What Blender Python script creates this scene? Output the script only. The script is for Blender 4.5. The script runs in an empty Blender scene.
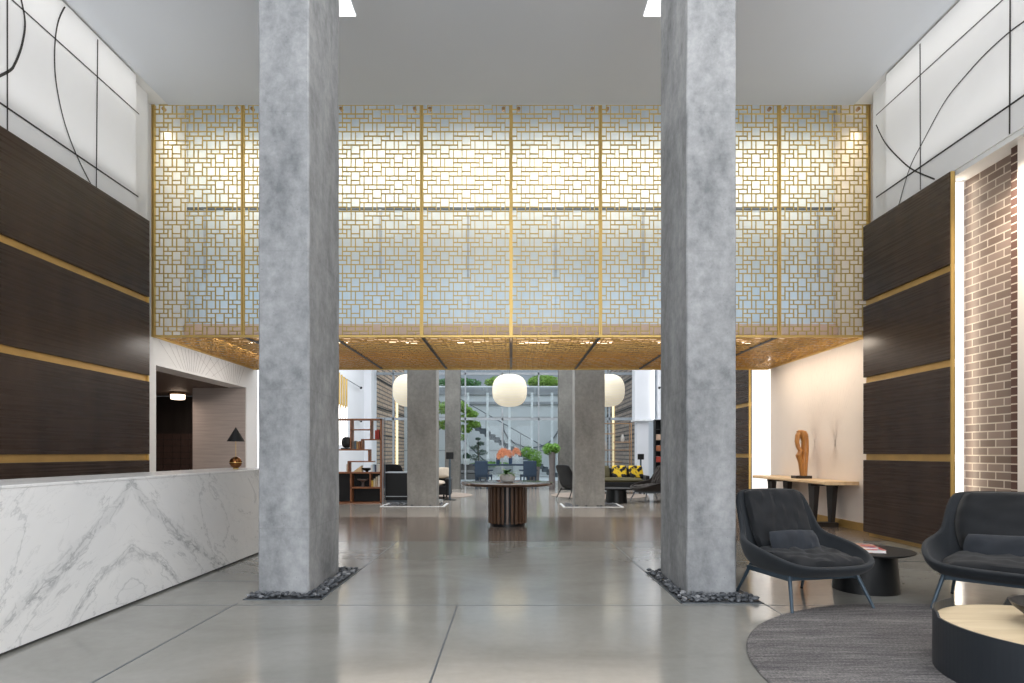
import bpy, math, random
from mathutils import Vector, Matrix, noise as mnoise
PI = math.pi
col = bpy.context.scene.collection
sc = bpy.context.scene
rnd = random.Random(7)
def R(a): return math.radians(a)
def at(px, py, d):
    return Vector(((px - 511) * d / 600.0, d, 1.25 + (453 - py) * d / 600.0))

# ------------------------------------------------------------------ materials
class N:
    def __init__(s, name):
        s.m = bpy.data.materials.new(name); s.m.use_nodes = True
        s.t = s.m.node_tree; s.b = s.t.nodes['Principled BSDF']
    def n(s, typ, **kw):
        x = s.t.nodes.new(typ)
        for k, v in kw.items():
            if k.startswith('i_'):
                x.inputs[k[2:].replace('_', ' ')].default_value = v
            else: setattr(x, k, v)
        return x
    def l(s, a, b): s.t.links.new(a, b)
    def pos(s, obj=True):
        if obj: return s.n('ShaderNodeTexCoord').outputs['Object']
        return s.n('ShaderNodeNewGeometry').outputs['Position']
    def mapv(s, v, scale=(1, 1, 1), rot=(0, 0, 0), loc=(0, 0, 0)):
        m = s.n('ShaderNodeMapping'); m.inputs['Scale'].default_value = scale
        m.inputs['Rotation'].default_value = rot; m.inputs['Location'].default_value = loc
        s.l(v, m.inputs['Vector']); return m.outputs[0]
    def noise(s, v, scale=5, detail=4, rough=.55, dist=0):
        x = s.n('ShaderNodeTexNoise'); x.inputs['Scale'].default_value = scale
        x.inputs['Detail'].default_value = detail; x.inputs['Roughness'].default_value = rough
        x.inputs['Distortion'].default_value = dist
        s.l(v, x.inputs['Vector']); return x.outputs['Fac']
    def ramp(s, f, stops):
        r = s.n('ShaderNodeValToRGB'); e = r.color_ramp.elements
        while len(e) < len(stops): e.new(.5)
        for i, (p, c) in enumerate(stops):
            e[i].position = p; e[i].color = (c[0], c[1], c[2], 1) if not isinstance(c, (int, float)) else (c, c, c, 1)
        s.l(f, r.inputs[0]); return r.outputs[0]
    def math(s, op, a, b=None, c=None):
        m = s.n('ShaderNodeMath', operation=op)
        for i, v in enumerate((a, b, c)):
            if v is None: continue
            if isinstance(v, (int, float)): m.inputs[i].default_value = v
            else: s.l(v, m.inputs[i])
        return m.outputs[0]
    def mix(s, f, a, b, mode='MIX'):
        m = s.n('ShaderNodeMix', data_type='RGBA', blend_type=mode)
        for sock, v in ((m.inputs[0], f), (m.inputs[6], a), (m.inputs[7], b)):
            if isinstance(v, (int, float)): sock.default_value = v
            elif isinstance(v, (tuple, list)): sock.default_value = (v[0], v[1], v[2], 1)
            else: s.l(v, sock)
        return m.outputs[2]
    def bump(s, h, strength=.2, dist=.01):
        b = s.n('ShaderNodeBump'); b.inputs['Strength'].default_value = strength
        b.inputs['Distance'].default_value = dist
        s.l(h, b.inputs['Height']); s.l(b.outputs[0], s.b.inputs['Normal'])
    def base(s, c):
        if isinstance(c, (tuple, list)): s.b.inputs['Base Color'].default_value = (c[0], c[1], c[2], 1)
        else: s.l(c, s.b.inputs['Base Color'])
    def set(s, rough=.5, metal=0, spec=None, emis=None, es=0, trans=0):
        s.b.inputs['Roughness'].default_value = rough; s.b.inputs['Metallic'].default_value = metal
        if spec is not None: s.b.inputs['Specular IOR Level'].default_value = spec
        if emis: s.b.inputs['Emission Color'].default_value = (*emis, 1); s.b.inputs['Emission Strength'].default_value = es
        if trans: s.b.inputs['Transmission Weight'].default_value = trans

def plain(name, c, rough=.5, metal=0, var=.12, scale=8, bump=0, emis=None, es=0, stretch=(1, 1, 1), spec=None):
    m = N(name); v = m.mapv(m.pos(), stretch)
    f = m.noise(v, scale, 4)
    m.base(m.ramp(f, [(.3, tuple(x * (1 - var) for x in c)), (.7, tuple(min(1, x * (1 + var)) for x in c))]))
    m.set(rough, metal, spec, emis, es)
    if bump: m.bump(m.noise(v, scale * 6, 3), bump, .004)
    return m.m

M = {}
def concrete(name, dark, light, scale=1.6):
    m = N(name); p = m.pos()
    a = m.noise(m.mapv(p, (1, 1, .45)), scale, 8, .65, .3)
    b = m.noise(p, scale * 7, 5, .7)
    f = m.math('ADD', m.math('MULTIPLY', a, .68), m.math('MULTIPLY', b, .32))
    c = m.ramp(f, [(.36, dark), (.5, tuple((x + y) / 2 for x, y in zip(dark, light))), (.64, light)])
    # pour lines and pits
    sep = m.n('ShaderNodeSeparateXYZ'); m.l(p, sep.inputs[0])
    vor = m.n('ShaderNodeTexVoronoi'); vor.inputs['Scale'].default_value = 16; m.l(p, vor.inputs['Vector'])
    pit = m.ramp(vor.outputs['Distance'], [(.05, 1.0), (.09, 0.0)])
    c = m.mix(m.math('MULTIPLY', pit, .35), c, tuple(x * .4 for x in dark))
    z = m.math('ABSOLUTE', m.math('SUBTRACT', m.math('FRACT', m.math('DIVIDE', m.math('ADD', sep.outputs['Z'], m.math('MULTIPLY', a, .05)), 1.22)), .5))
    ln = m.ramp(z, [(.0, .16), (.006, 0.0)])
    c = m.mix(ln, c, tuple(x * .6 for x in dark))
    m.base(c); m.set(.75, 0, .3); m.bump(f, .35, .02); return m.m
M['concrete'] = concrete('rough_concrete', (.15, .16, .17), (.40, .41, .425))
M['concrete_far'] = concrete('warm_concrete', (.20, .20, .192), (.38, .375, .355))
M['concrete_shaded'] = concrete('shaded_concrete', (.10, .10, .095), (.21, .208, .195))  # darkened concrete copy, shade put into the colour of the farthest columns
M['concrete_out'] = plain('outdoor_concrete', (.56, .60, .62), .8, scale=.6, var=.06)
M['stair'] = plain('stair_concrete', (.13, .15, .17), .8)
M['concrete_out_dark'] = plain('outdoor_concrete_dark', (.30, .32, .34), .8, scale=.9)

def floor_mat():
    m = N('polished_concrete_floor'); p = m.pos(False)
    a = m.noise(m.mapv(p, (.6, 1.2, 1)), .9, 6, .6, .8); b = m.noise(p, 14, 4, .6)
    f = m.math('ADD', m.math('MULTIPLY', a, .8), m.math('MULTIPLY', b, .2))
    m.base(m.ramp(f, [(.3, (.20, .20, .182)), (.5, (.25, .25, .232)), (.7, (.30, .30, .282))]))
    r = m.math('ADD', m.math('MULTIPLY', a, .18), .05); m.l(r, m.b.inputs['Roughness'])
    m.b.inputs['Specular IOR Level'].default_value = .8
    m.bump(m.noise(m.mapv(p, (1, .5, 1)), 2.2, 2), .06, .02); return m.m
M['floor'] = floor_mat()
def tile_mat(name, c1, c2, w, h, rough):
    m = N(name); p = m.pos(False)
    b = m.n('ShaderNodeTexBrick'); m.l(p, b.inputs['Vector'])
    b.inputs['Scale'].default_value = 1; b.inputs['Brick Width'].default_value = w; b.inputs['Row Height'].default_value = h
    b.inputs['Mortar Size'].default_value = .004; b.inputs['Color1'].default_value = (*c1, 1); b.inputs['Color2'].default_value = (*c2, 1)
    b.inputs['Mortar'].default_value = (c1[0] * .45, c1[1] * .45, c1[2] * .45, 1); b.offset = .5
    a = m.noise(p, 3, 4)
    m.base(m.mix(.35, b.outputs['Color'], m.ramp(a, [(.3, c1), (.7, c2)]))); m.set(rough, 0, .6)
    return m.m
M['tile_dark'] = tile_mat('brown_stone_tile', (.15, .118, .10), (.19, .152, .13), .62, 1.08, .16)
M['tile_light'] = tile_mat('grey_stone_tile', (.34, .31, .27), (.40, .365, .33), 1.2, .6, .13)

def marble():
    m = N('white_veined_marble'); p = m.pos(False)
    sep = m.n('ShaderNodeSeparateXYZ'); m.l(p, sep.inputs[0])
    ym = m.math('ABSOLUTE', m.math('SUBTRACT', sep.outputs['Y'], 4.95))
    z = sep.outputs['Z']
    f1 = m.math('ADD', m.math('MULTIPLY', ym, .62), z)                 # distance across the chevron
    f2 = m.math('SUBTRACT', m.math('MULTIPLY', z, .55), ym)            # along it
    cmb = m.n('ShaderNodeCombineXYZ'); m.l(f1, cmb.inputs[0]); m.l(m.math('MULTIPLY', f2, .45), cmb.inputs[1]); m.l(sep.outputs['X'], cmb.inputs[2])
    v = cmb.outputs[0]
    def veins(scale, w, off, dist):
        n = m.noise(m.mapv(v, loc=(off, off * 1.7, 0)), scale, 6, .6, dist)
        return m.ramp(m.math('ABSOLUTE', m.math('SUBTRACT', n, .5)), [(0, 1.0), (w, 0.0)])
    warp = m.noise(m.mapv(v, loc=(3, 1, 0)), 2.2, 5, .6)
    big = m.math('ABSOLUTE', m.math('SUBTRACT', m.math('ADD', f1, m.math('MULTIPLY', warp, .42)), 1.18))
    band = m.ramp(big, [(0, 1.0), (.035, .6), (.075, 0.0)])
    fine = veins(9, .06, 4, .6)
    v1 = veins(2.0, .016, 0, .5); v2 = veins(4.5, .012, 9, .7)
    big2 = m.math('ABSOLUTE', m.math('SUBTRACT', m.math('ADD', f1, m.math('MULTIPLY', warp, .5)), .72))
    band2 = m.ramp(big2, [(0, .8), (.02, .4), (.05, 0.0)])
    k = m.math('MULTIPLY', m.math('ADD', band, band2), m.math('ADD', m.math('MULTIPLY', fine, .75), .25))
    k = m.math('ADD', k, m.math('ADD', m.math('MULTIPLY', v1, .5), m.math('MULTIPLY', v2, .22)))
    k = m.math('MINIMUM', m.math('MULTIPLY', k, .72), .8)
    cloud = m.ramp(m.noise(v, 1.5, 4), [(.3, (.80, .81, .825)), (.7, (.88, .885, .89))])
    m.base(m.mix(k, cloud, (.30, .32, .34))); m.set(.22, 0, .5); return m.m
M['marble'] = marble()

def darkwood():
    m = N('dark_stained_wood_panel'); p = m.pos(False)
    a = m.noise(m.mapv(p, (1, .25, 12)), 3, 2, .4); b = m.noise(m.mapv(p, (1, 3, .6)), 1.1, 3)
    f = m.math('ADD', m.math('MULTIPLY', a, .2), m.math('MULTIPLY', b, .8))
    m.base(m.ramp(f, [(.3, (.032, .020, .015)), (.7, (.062, .038, .027))])); m.set(.30, 0, .22)
    m.l(m.math('ADD', m.math('MULTIPLY', a, .05), .25), m.b.inputs['Roughness']); return m.m
M['darkwood'] = darkwood()
def wood(name, c1, c2, rough=.35, stretch=(8, 1, 8), scale=3):
    m = N(name); p = m.mapv(m.pos(), stretch)
    f = m.noise(p, scale, 5, .6, .6)
    m.base(m.ramp(f, [(.3, c1), (.7, c2)])); m.set(rough, 0, .5); return m.m
M['walnut'] = wood('walnut', (.06, .032, .02), (.14, .08, .05), .25, (6, 6, .6))
M['walnut_shelf'] = wood('walnut_shelf', (.20, .075, .03), (.36, .15, .07), .4, (1, 4, 6))
M['table_top'] = wood('dark_walnut_top', (.045, .028, .02), (.10, .06, .042), .1, (1, 7, 1))
M['oak'] = wood('pale_oak', (.62, .40, .20), (.83, .62, .37), .4, (5, .7, 5), 2)
M['maple'] = wood('maple_top', (.60, .47, .30), (.74, .62, .43), .4, (.7, 6, 1), 2)
M['carved'] = wood('carved_wood', (.30, .115, .025), (.58, .27, .07), .3, (6, 6, 1.2), 4)
M['brass'] = plain('brass', (.70, .49, .17), .45, .7, .06, 5)
M['brass_lattice'] = plain('brass_lattice', (.56, .40, .12), .5, .55, .05, 5)
M['gold_paint'] = plain('satin_gold', (.58, .36, .12), .4, .55, .1, 4)
M['white'] = plain('white_plaster', (.80, .80, .80), .8, var=.02, scale=1.2)
M['white_cool'] = plain('cool_white_plaster', (.80, .83, .88), .7, var=.02, scale=1.2)
M['cream'] = plain('cream_plaster', (.78, .70, .63), .75, var=.03, scale=1.4)
M['ceiling'] = plain('grey_ceiling_paint', (.64, .67, .715), .85, var=.02, scale=.5)
M['lattice_low'] = plain('warm_brass_lattice', (.60, .36, .11), .42, .6, .05, 5)
M['soffit'] = plain('bronze_soffit', (.40, .24, .12), .3, .4, .5, 1.2)
M['beige'] = plain('beige_beam', (.66, .47, .36), .7, var=.04)
M['ink'] = plain('charcoal_line', (.035, .032, .03), .8)
M['velvet'] = N('charcoal_velvet')
def velvet(name, c):
    m = N(name); v = m.pos()
    f = m.noise(v, 5, 5, .6)
    lw = m.n('ShaderNodeLayerWeight'); lw.inputs[0].default_value = .35
    a = m.ramp(f, [(.3, tuple(x * .75 for x in c)), (.7, tuple(x * 1.25 for x in c))])
    m.base(m.mix(m.math('MULTIPLY', lw.outputs['Facing'], .55), a, tuple(min(1, x * 2.6) for x in c)))
    m.set(.75, 0, .25); m.b.inputs['Sheen Weight'].default_value = .08
    m.bump(m.noise(v, 60, 3), .15, .003); return m.m
M['velvet'] = velvet('charcoal_velvet', (.014, .017, .021))
M['velvet_pad'] = velvet('charcoal_velvet_pad', (.009, .0105, .013))
M['velvet_pillow'] = velvet('slate_velvet', (.018, .022, .029))
M['leather'] = velvet('dark_brown_leather', (.018, .014, .012))
M['leather_black'] = velvet('black_leather', (.016, .017, .019))
M['navy_metal'] = plain('slate_blue_metal', (.055, .085, .115), .4, .3, .1)
M['navy'] = plain('navy_fabric', (.018, .04, .075), .7)
M['black'] = plain('black_lacquer', (.006, .007, .008), .35, spec=.3)
M['black_soft'] = plain('matte_black', (.010, .010, .011), .55, spec=.3)
M['blackwood'] = plain('blackened_wood', (.022, .018, .017), .4, stretch=(1, 1, .1), var=.3)
M['charcoal'] = plain('charcoal_metal_drum', (.020, .025, .032), .45, .1, .1, 2)
M['steel'] = plain('grey_painted_steel', (.42, .46, .50), .45, .2)
M['steel_light'] = plain('pale_painted_steel', (.82, .85, .87), .45, .1)
M['steel_dark'] = plain('dark_steel', (.10, .12, .14), .45, .3)
M['ceramic'] = plain('stone_ceramic', (.50, .49, .47), .7, scale=30)
M['leaf'] = plain('green_leaf', (.07, .20, .05), .5, var=.4, scale=14)
M['leaf_bright'] = plain('bright_leaf', (.13, .30, .035), .55, var=.35, scale=14)
M['leaf_yellow'] = plain('yellow_green_leaf', (.26, .42, .07), .55, var=.35, scale=14)  # lighter yellow-green foliage for the upper hedges and leafy tree
M['leaf_dark'] = plain('dark_leaf', (.03, .075, .04), .45, var=.4, scale=14)
M['petal'] = plain('coral_petal', (.85, .36, .20), .55, var=.3, scale=25)
M['bark'] = plain('bark', (.12, .09, .07), .8)
M['cream_fabric'] = plain('cream_fabric', (.62, .54, .44), .85)
M['olive_fabric'] = plain('olive_fabric', (.10, .09, .045), .85)
M['rug_far'] = plain('beige_rug', (.30, .25, .21), .95, scale=30)
M['candle'] = plain('wax', (.82, .75, .6), .6)
M['pot'] = plain('grey_pot', (.14, .13, .13), .6)

def rug():
    m = N('grey_striped_rug'); p = m.pos()
    a = m.noise(m.mapv(p, (1.2, 38, 1), (0, 0, R(-12))), 2.2, 5, .7); b = m.noise(p, 70, 3, .8)
    c = m.noise(m.mapv(p, (.6, 4, 1), (0, 0, R(-12))), 1.2, 3)
    f = m.math('ADD', m.math('ADD', m.math('MULTIPLY', a, .45), m.math('MULTIPLY', b, .35)), m.math('MULTIPLY', c, .2))
    m.base(m.ramp(f, [(.38, (.045, .045, .052)), (.5, (.13, .124, .126)), (.62, (.29, .28, .275))])); m.set(.95, 0, .1)
    m.bump(f, .6, .01); return m.m
M['rug'] = rug()
def brick(name, c1, c2, mort, w, h, axis, ms=.008, rough=.6):
    m = N(name); p = m.pos(False); s = m.n('ShaderNodeSeparateXYZ'); m.l(p, s.inputs[0])
    c = m.n('ShaderNodeCombineXYZ'); m.l(s.outputs[axis], c.inputs[0]); m.l(s.outputs['Z'], c.inputs[1])
    b = m.n('ShaderNodeTexBrick'); m.l(c.outputs[0], b.inputs['Vector'])
    b.inputs['Scale'].default_value = 1; b.inputs['Brick Width'].default_value = w; b.inputs['Row Height'].default_value = h
    b.inputs['Mortar Size'].default_value = ms; b.inputs['Mortar Smooth'].default_value = .2
    b.inputs['Color1'].default_value = (*c1, 1); b.inputs['Color2'].default_value = (*c2, 1); b.inputs['Mortar'].default_value = (*mort, 1)
    m.base(b.outputs['Color']); m.set(rough, 0, .4); m.bump(m.math('SUBTRACT', 1, b.outputs['Fac']), .5, .01); return m.m
M['brick'] = brick('glazed_brown_brick', (.15, .105, .085), (.24, .18, .15), (.50, .43, .36), .235, .094, 'Y', .008, .35)
M['brick_dark'] = brick('dark_brown_brick', (.10, .05, .04), (.14, .075, .055), (.60, .50, .42), .12, .094, 'X')
M['brick_tan'] = brick('tan_brick', (.50, .34, .23), (.60, .43, .31), (.16, .12, .10), 1.2, .19, 'Y', .035)
M['brick_brown'] = brick('brown_brick', (.26, .19, .15), (.33, .25, .2), (.08, .06, .05), 1.2, .19, 'Y', .035)
def frosted():
    m = N('frosted_glass_wall'); p = m.pos(False)
    f = m.noise(m.mapv(p, (2.2, 1, .3)), .8, 3)
    m.base(m.ramp(f, [(.3, (.55, .62, .67)), (.7, (.68, .73, .76))])); m.set(.45, 0, .5); return m.m
M['frosted'] = frosted()
def glassm():
    m = N('clear_glass'); t = m.t
    tr = m.n('ShaderNodeBsdfTransparent'); tr.inputs[0].default_value = (.93, .965, .97, 1)
    gl = m.n('ShaderNodeBsdfGlossy'); gl.inputs['Roughness'].default_value = .02
    mx = m.n('ShaderNodeMixShader'); mx.inputs[0].default_value = .015
    m.l(tr.outputs[0], mx.inputs[1]); m.l(gl.outputs[0], mx.inputs[2])
    m.l(mx.outputs[0], t.nodes['Material Output'].inputs['Surface']); return m.m
M['glass'] = glassm()
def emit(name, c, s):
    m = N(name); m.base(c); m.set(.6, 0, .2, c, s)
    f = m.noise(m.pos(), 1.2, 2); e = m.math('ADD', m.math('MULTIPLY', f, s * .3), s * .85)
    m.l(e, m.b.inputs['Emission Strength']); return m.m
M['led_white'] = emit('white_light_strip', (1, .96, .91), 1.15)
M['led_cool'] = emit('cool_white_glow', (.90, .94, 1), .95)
M['led_yellow'] = emit('warm_light_strip', (1, .82, .50), 1.1)
M['led_tube'] = emit('linear_lamp', (1, .88, .68), 3)
M['slot'] = emit('ceiling_light_slot', (1, 1, 1), 1.6)
M['bulb'] = emit('lamp_glow', (1, .78, .6), 3.5)
def lantern():
    m = N('paper_lantern'); p = m.pos(); s = m.n('ShaderNodeSeparateXYZ'); m.l(p, s.inputs[0])
    w = m.math('SINE', m.math('MULTIPLY', s.outputs['Z'], 150))
    c = m.ramp(w, [(0, (.72, .66, .52)), (1, (.80, .75, .62))]); m.base(c); m.set(.9, 0, .1)
    m.l(c, m.b.inputs['Emission Color']); m.b.inputs['Emission Strength'].default_value = .50
    m.bump(w, .3, .004); return m.m
M['lantern'] = lantern()

# ------------------------------------------------------------------ mesh builder
class MB:
    def __init__(s): s.v = []; s.f = []
    def add(s, vs, fs, mt=None):
        o = len(s.v)
        s.v += [tuple(mt @ Vector(v)) if mt else tuple(v) for v in vs]
        s.f += [tuple(i + o for i in f) for f in fs]; return s
    def box(s, x0, x1, y0, y1, z0, z1, mt=None):
        return s.add([(x0, y0, z0), (x1, y0, z0), (x1, y1, z0), (x0, y1, z0), (x0, y0, z1), (x1, y0, z1), (x1, y1, z1), (x0, y1, z1)],
                     [(0, 3, 2, 1), (4, 5, 6, 7), (0, 1, 5, 4), (1, 2, 6, 5), (2, 3, 7, 6), (3, 0, 4, 7)], mt)
    def quad(s, a, b, c, d): return s.add([a, b, c, d], [(0, 1, 2, 3)])
    def lathe(s, prof, n=32, cx=0, cy=0, mt=None, sx=1, sy=1, caps=True):
        vs = []; fs = []
        for r, z in prof:
            for k in range(n):
                a = 2 * PI * k / n; vs.append((cx + r * sx * math.cos(a), cy + r * sy * math.sin(a), z))
        for j in range(len(prof) - 1):
            for k in range(n):
                k2 = (k + 1) % n; fs.append((j * n + k, j * n + k2, (j + 1) * n + k2, (j + 1) * n + k))
        if caps:
            fs.append(tuple(range(n - 1, -1, -1))); fs.append(tuple((len(prof) - 1) * n + k for k in range(n)))
        return s.add(vs, fs, mt)
    def tube(s, pts, r, n=8, r2=None, flat=None):
        pts = [Vector(p) for p in pts]; m = len(pts); vs = []; fs = []
        up0 = None
        for i, p in enumerate(pts):
            t = (pts[min(i + 1, m - 1)] - pts[max(i - 1, 0)]).normalized()
            if up0 is None: up0 = Vector((0, 0, 1)) if abs(t.z) < .9 else Vector((1, 0, 0))
            a = t.cross(up0).normalized(); b = a.cross(t).normalized(); up0 = b
            rr = r if r2 is None else r + (r2 - r) * i / (m - 1)
            for k in range(n):
                q = 2 * PI * k / n; vs.append(p + a * (rr * math.cos(q)) + b * (rr * math.sin(q) * (flat or 1)))
        for i in range(m - 1):
            for k in range(n):
                k2 = (k + 1) % n; fs.append((i * n + k, i * n + k2, (i + 1) * n + k2, (i + 1) * n + k))
        fs.append(tuple(range(n - 1, -1, -1))); fs.append(tuple((m - 1) * n + k for k in range(n)))
        return s.add(vs, fs)
    def build(s, name, mat, parent=None, smooth=False, bevel=0, sub=0, **props):
        me = bpy.data.meshes.new(name); me.from_pydata(s.v, [], s.f); me.materials.append(mat)
        o = bpy.data.objects.new(name, me); col.objects.link(o)
        if parent: o.parent = parent
        if smooth:
            for p in me.polygons: p.use_smooth = True
        if bevel:
            b = o.modifiers.new('b', 'BEVEL'); b.width = bevel; b.segments = 2; b.limit_method = 'ANGLE'
        if sub:
            b = o.modifiers.new('s', 'SUBSURF'); b.levels = sub; b.render_levels = sub
        if smooth and not sub:
            try: me.set_sharp_from_angle(angle=R(40))
            except Exception: pass
        for k, v in props.items(): o[k] = v
        return o
def thing(name, label, cat, loc=(0, 0, 0), rz=0, group=None):
    o = bpy.data.objects.new(name, None); col.objects.link(o); o.location = loc; o.rotation_euler = (0, 0, rz)
    o.empty_display_size = .1; o['label'] = label; o['category'] = cat
    if group: o['group'] = group
    return o
def tag(o, label, cat, group=None, kind=None):
    o['label'] = label; o['category'] = cat
    if group: o['group'] = group
    if kind: o['kind'] = kind
    return o
def struct(name, mb, mat, label=None, **k):
    o = mb.build(name, mat, **k); o['kind'] = 'structure'
    if label: o['label'] = label
    return o
def copy_tree(o, parent=None):
    c = o.copy(); col.objects.link(c); c.parent = parent
    for ch in o.children: copy_tree(ch, c)
    return c
def box(*a): return MB().box(*a)

# ------------------------------------------------------------------ setting
HZ = 6.66
def lab(o, l, c):
    o['label'] = l; o['category'] = c; return o
lab(struct('floor', box(-9, 9, -4, 8.47, -.1, 0), M['floor']), 'polished grey concrete floor in the foreground of the lobby', 'floor')
lab(struct('floor_band', box(-9, 9, 8.47, 11.7, -.1, 0), M['tile_dark']), 'dark brown tile band crossing the floor under the round table', 'floor')
lab(struct('floor_back', box(-9.5, 9, 11.7, 25, -.1, 0), M['tile_light']), 'light reflective tile floor of the rear lounge', 'floor')
j = MB()
def jx(x, y0, y1, w=.006): j.box(x - w, x + w, y0, y1, 0, .0012)
def jy(y, x0, x1, w=.006): j.box(x0, x1, y - w, y + w, 0, .0012)
jx(-2.28, 0, 5.0); jx(-1.61, 6.46, 8.47); jx(1.41, 6.3, 8.47); jx(2.10, 2, 5.0); jx(-.44, 0, 4.93)
jy(4.93, -3.13, 5.3); jy(5.86, -3.13, -2.3); jy(8.47, -5.3, 5.3, .004); jy(6.9, 2.2, 5.3)
lab(struct('trim_1', j, M['steel_dark']), 'thin dark saw-cut joints in the concrete floor', 'floor joints')
lab(struct('ceiling', box(-5.33, 5.33, -4, 9.33, HZ, HZ + .3), M['ceiling']), 'flat pale grey ceiling over the tall front hall', 'ceiling')
c = MB().box(-5.9, -5.33, -4, 9.33, HZ + .012, HZ + .35).box(5.33, 5.9, -4, 9.33, HZ + .012, HZ + .35)
struct('trim_2', c, M['white'])
# left wall in front of the screen, with opening to the mail room behind it
w = MB()
w.box(-6.1, -5.48, -4, 9.05, 0, HZ + .9)
w.box(-6.1, -5.62, 9.05, 9.5, 0, HZ + .9)
w.box(-6.1, -5.62, 9.5, 12.75, 2.64, HZ + .9)
w.box(-6.1, -5.62, 12.75, 13.3, 0, HZ + .9)
lab(struct('wall_left', w, M['white']), 'white left wall with a wide opening beside the reception counter', 'wall')
w = MB().box(-5.9, -5.60, 13.9, 22.9, 0, 6.3)
struct('wall_left_rear', w, M['white_cool'])
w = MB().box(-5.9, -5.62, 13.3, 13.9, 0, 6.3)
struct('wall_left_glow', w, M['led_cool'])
w = MB().box(5.5, 6.1, 7.48, 9.03, 0, HZ + .9).box(5.62, 6.1, 9.03, 13.0, 0, HZ + .9)
lab(struct('wall_right', w, M['cream']), 'cream wall behind the console table', 'wall')
w = MB().box(5.46, 6.0, -4, 9.05, 4.65, HZ + .3)
struct('wall_right_upper', w, M['white'])
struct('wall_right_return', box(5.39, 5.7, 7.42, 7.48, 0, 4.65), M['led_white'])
struct('wall_right_rear', MB().box(5.6, 5.9, 13.9, 25, 0, 6.3), M['white_cool'])
struct('wall_right_brick', box(5.6, 6.0, -4, 7.44, 0, 4.65), M['brick'])
struct('trim_9', box(5.37, 5.62, -4, 7.46, 4.60, 4.66), M['white'])
struct('wall_right_pier', box(5.5, 5.62, 6.42, 6.60, 0, 4.65), M['brick_dark'])
struct('wall_right_near', box(5.42, 5.62, -4, 6.42, 0, 4.65), M['cream'])
struct('baseboard_right', MB().box(5.59, 5.62, 9.03, 12.95, 0, .13).box(5.40, 5.48, 7.24, 9.05, 0, .09), M['gold_paint'])
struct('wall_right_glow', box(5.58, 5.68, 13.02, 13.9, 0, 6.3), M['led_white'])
# faint starburst engraved in side walls
def starburst(name, x, y0, y1, za, zb, cy, cz, n, mat):
    m = MB(); s = 1 if x < 0 else -1
    for i in range(n):
        for c_y, c_z, up in ((y0 + (y1 - y0) * .32, za - .35, 1), (y0 + (y1 - y0) * .8, za - .35, 1)):
            a = -1.15 + 2.3 * i / (n - 1)
            ya = c_y + math.tan(a) * (za - c_z) * .9; yb = c_y + math.tan(a) * (zb - c_z) * .9
            if min(ya, yb) < y0 or max(ya, yb) > y1: continue
            m.add([(x, ya - .006, za), (x, ya + .006, za), (x, yb + .006, zb), (x, yb - .006, zb)], [(0, 1, 2, 3)])
    return struct(name, m, mat)
M['engrave'] = plain('engraved_line', (.45, .44, .44), .8)
M['engrave2'] = plain('engraved_line_cream', (.745, .665, .60), .8)
starburst('trim_3', -5.617, 9.5, 12.8, 2.68, 3.05, 0, 0, 15, M['engrave'])
m = MB()
for i in range(13):
    a = (i - 6) / 6
    for cy, top, bot in ((10.4, 3.02, 1.0), (11.1, 3.02, 1.0)):
        ya = cy + a * .95; yb = cy - a * .25
        m.add([(5.617, ya - .004, top), (5.617, ya + .004, top), (5.617, yb + .004, bot), (5.617, yb - .004, bot)], [(0, 1, 2, 3)])
struct('trim_4', m, M['engrave2'])
# mail room behind the left opening
struct('wall_mail_room', MB().box(-6.66, -5.64, 12.72, 12.8, 0, 2.63).box(-6.75, -6.66, 12.72, 14.5, 0, 2.63), plain('taupe_wall', (.44, .38, .35), .7, stretch=(.2, .2, 6)))
struct('wall_mail_back', box(-9.5, -6.6, 14.5, 14.6, 0, 2.62), M['blackwood'])
struct('wall_mail_side', MB().box(-9.55, -9.5, 9, 14.6, 0, 2.62).box(-9.5, -6.1, 9.2, 9.5, 0, 2.62), M['darkwood'])
struct('ceiling_mail_room', box(-9.5, -6.0, 9, 14.6, 2.63, 2.7), plain('brown_ceiling', (.13, .095, .08), .55))

# mailboxes
mbx = thing('mailbox_cabinet', 'dark bronze bank of small mailbox doors in the room behind reception', 'mailboxes', (-7.7, 14.4, 0))
box(-1.1, 1.1, 0, .1, 0, 1.75).build('cabinet_frame', M['blackwood'], mbx)
md = plain('bronze_door', (.075, .05, .045), .4, .4)
k_ = 0
for r_ in range(10):
    for c_ in range(10):
        if k_ >= 100: break
        k_ += 1
        x = -1.06 + c_ * .212; z = .22 + r_ * .15
        d = box(x + .008, x + .204, -.02, 0, z + .006, z + .144).build('mailbox_door', md, mbx)
# opening frame trim

# reception counter
ct = thing('reception_counter', 'long white marble reception counter with grey book-matched veins', 'counter', (0, 0, 0))
box(-3.75, -3.13, 1.8, 8.1, .02, 1.028).build('front_slab', M['marble'], ct)
box(-3.85, -3.126, 1.75, 8.12, 1.028, 1.05).build('countertop', M['marble'], ct, bevel=.004)
box(-3.7, -3.17, 1.85, 8.05, 0, .02).build('plinth', M['steel_dark'], ct)

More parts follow.
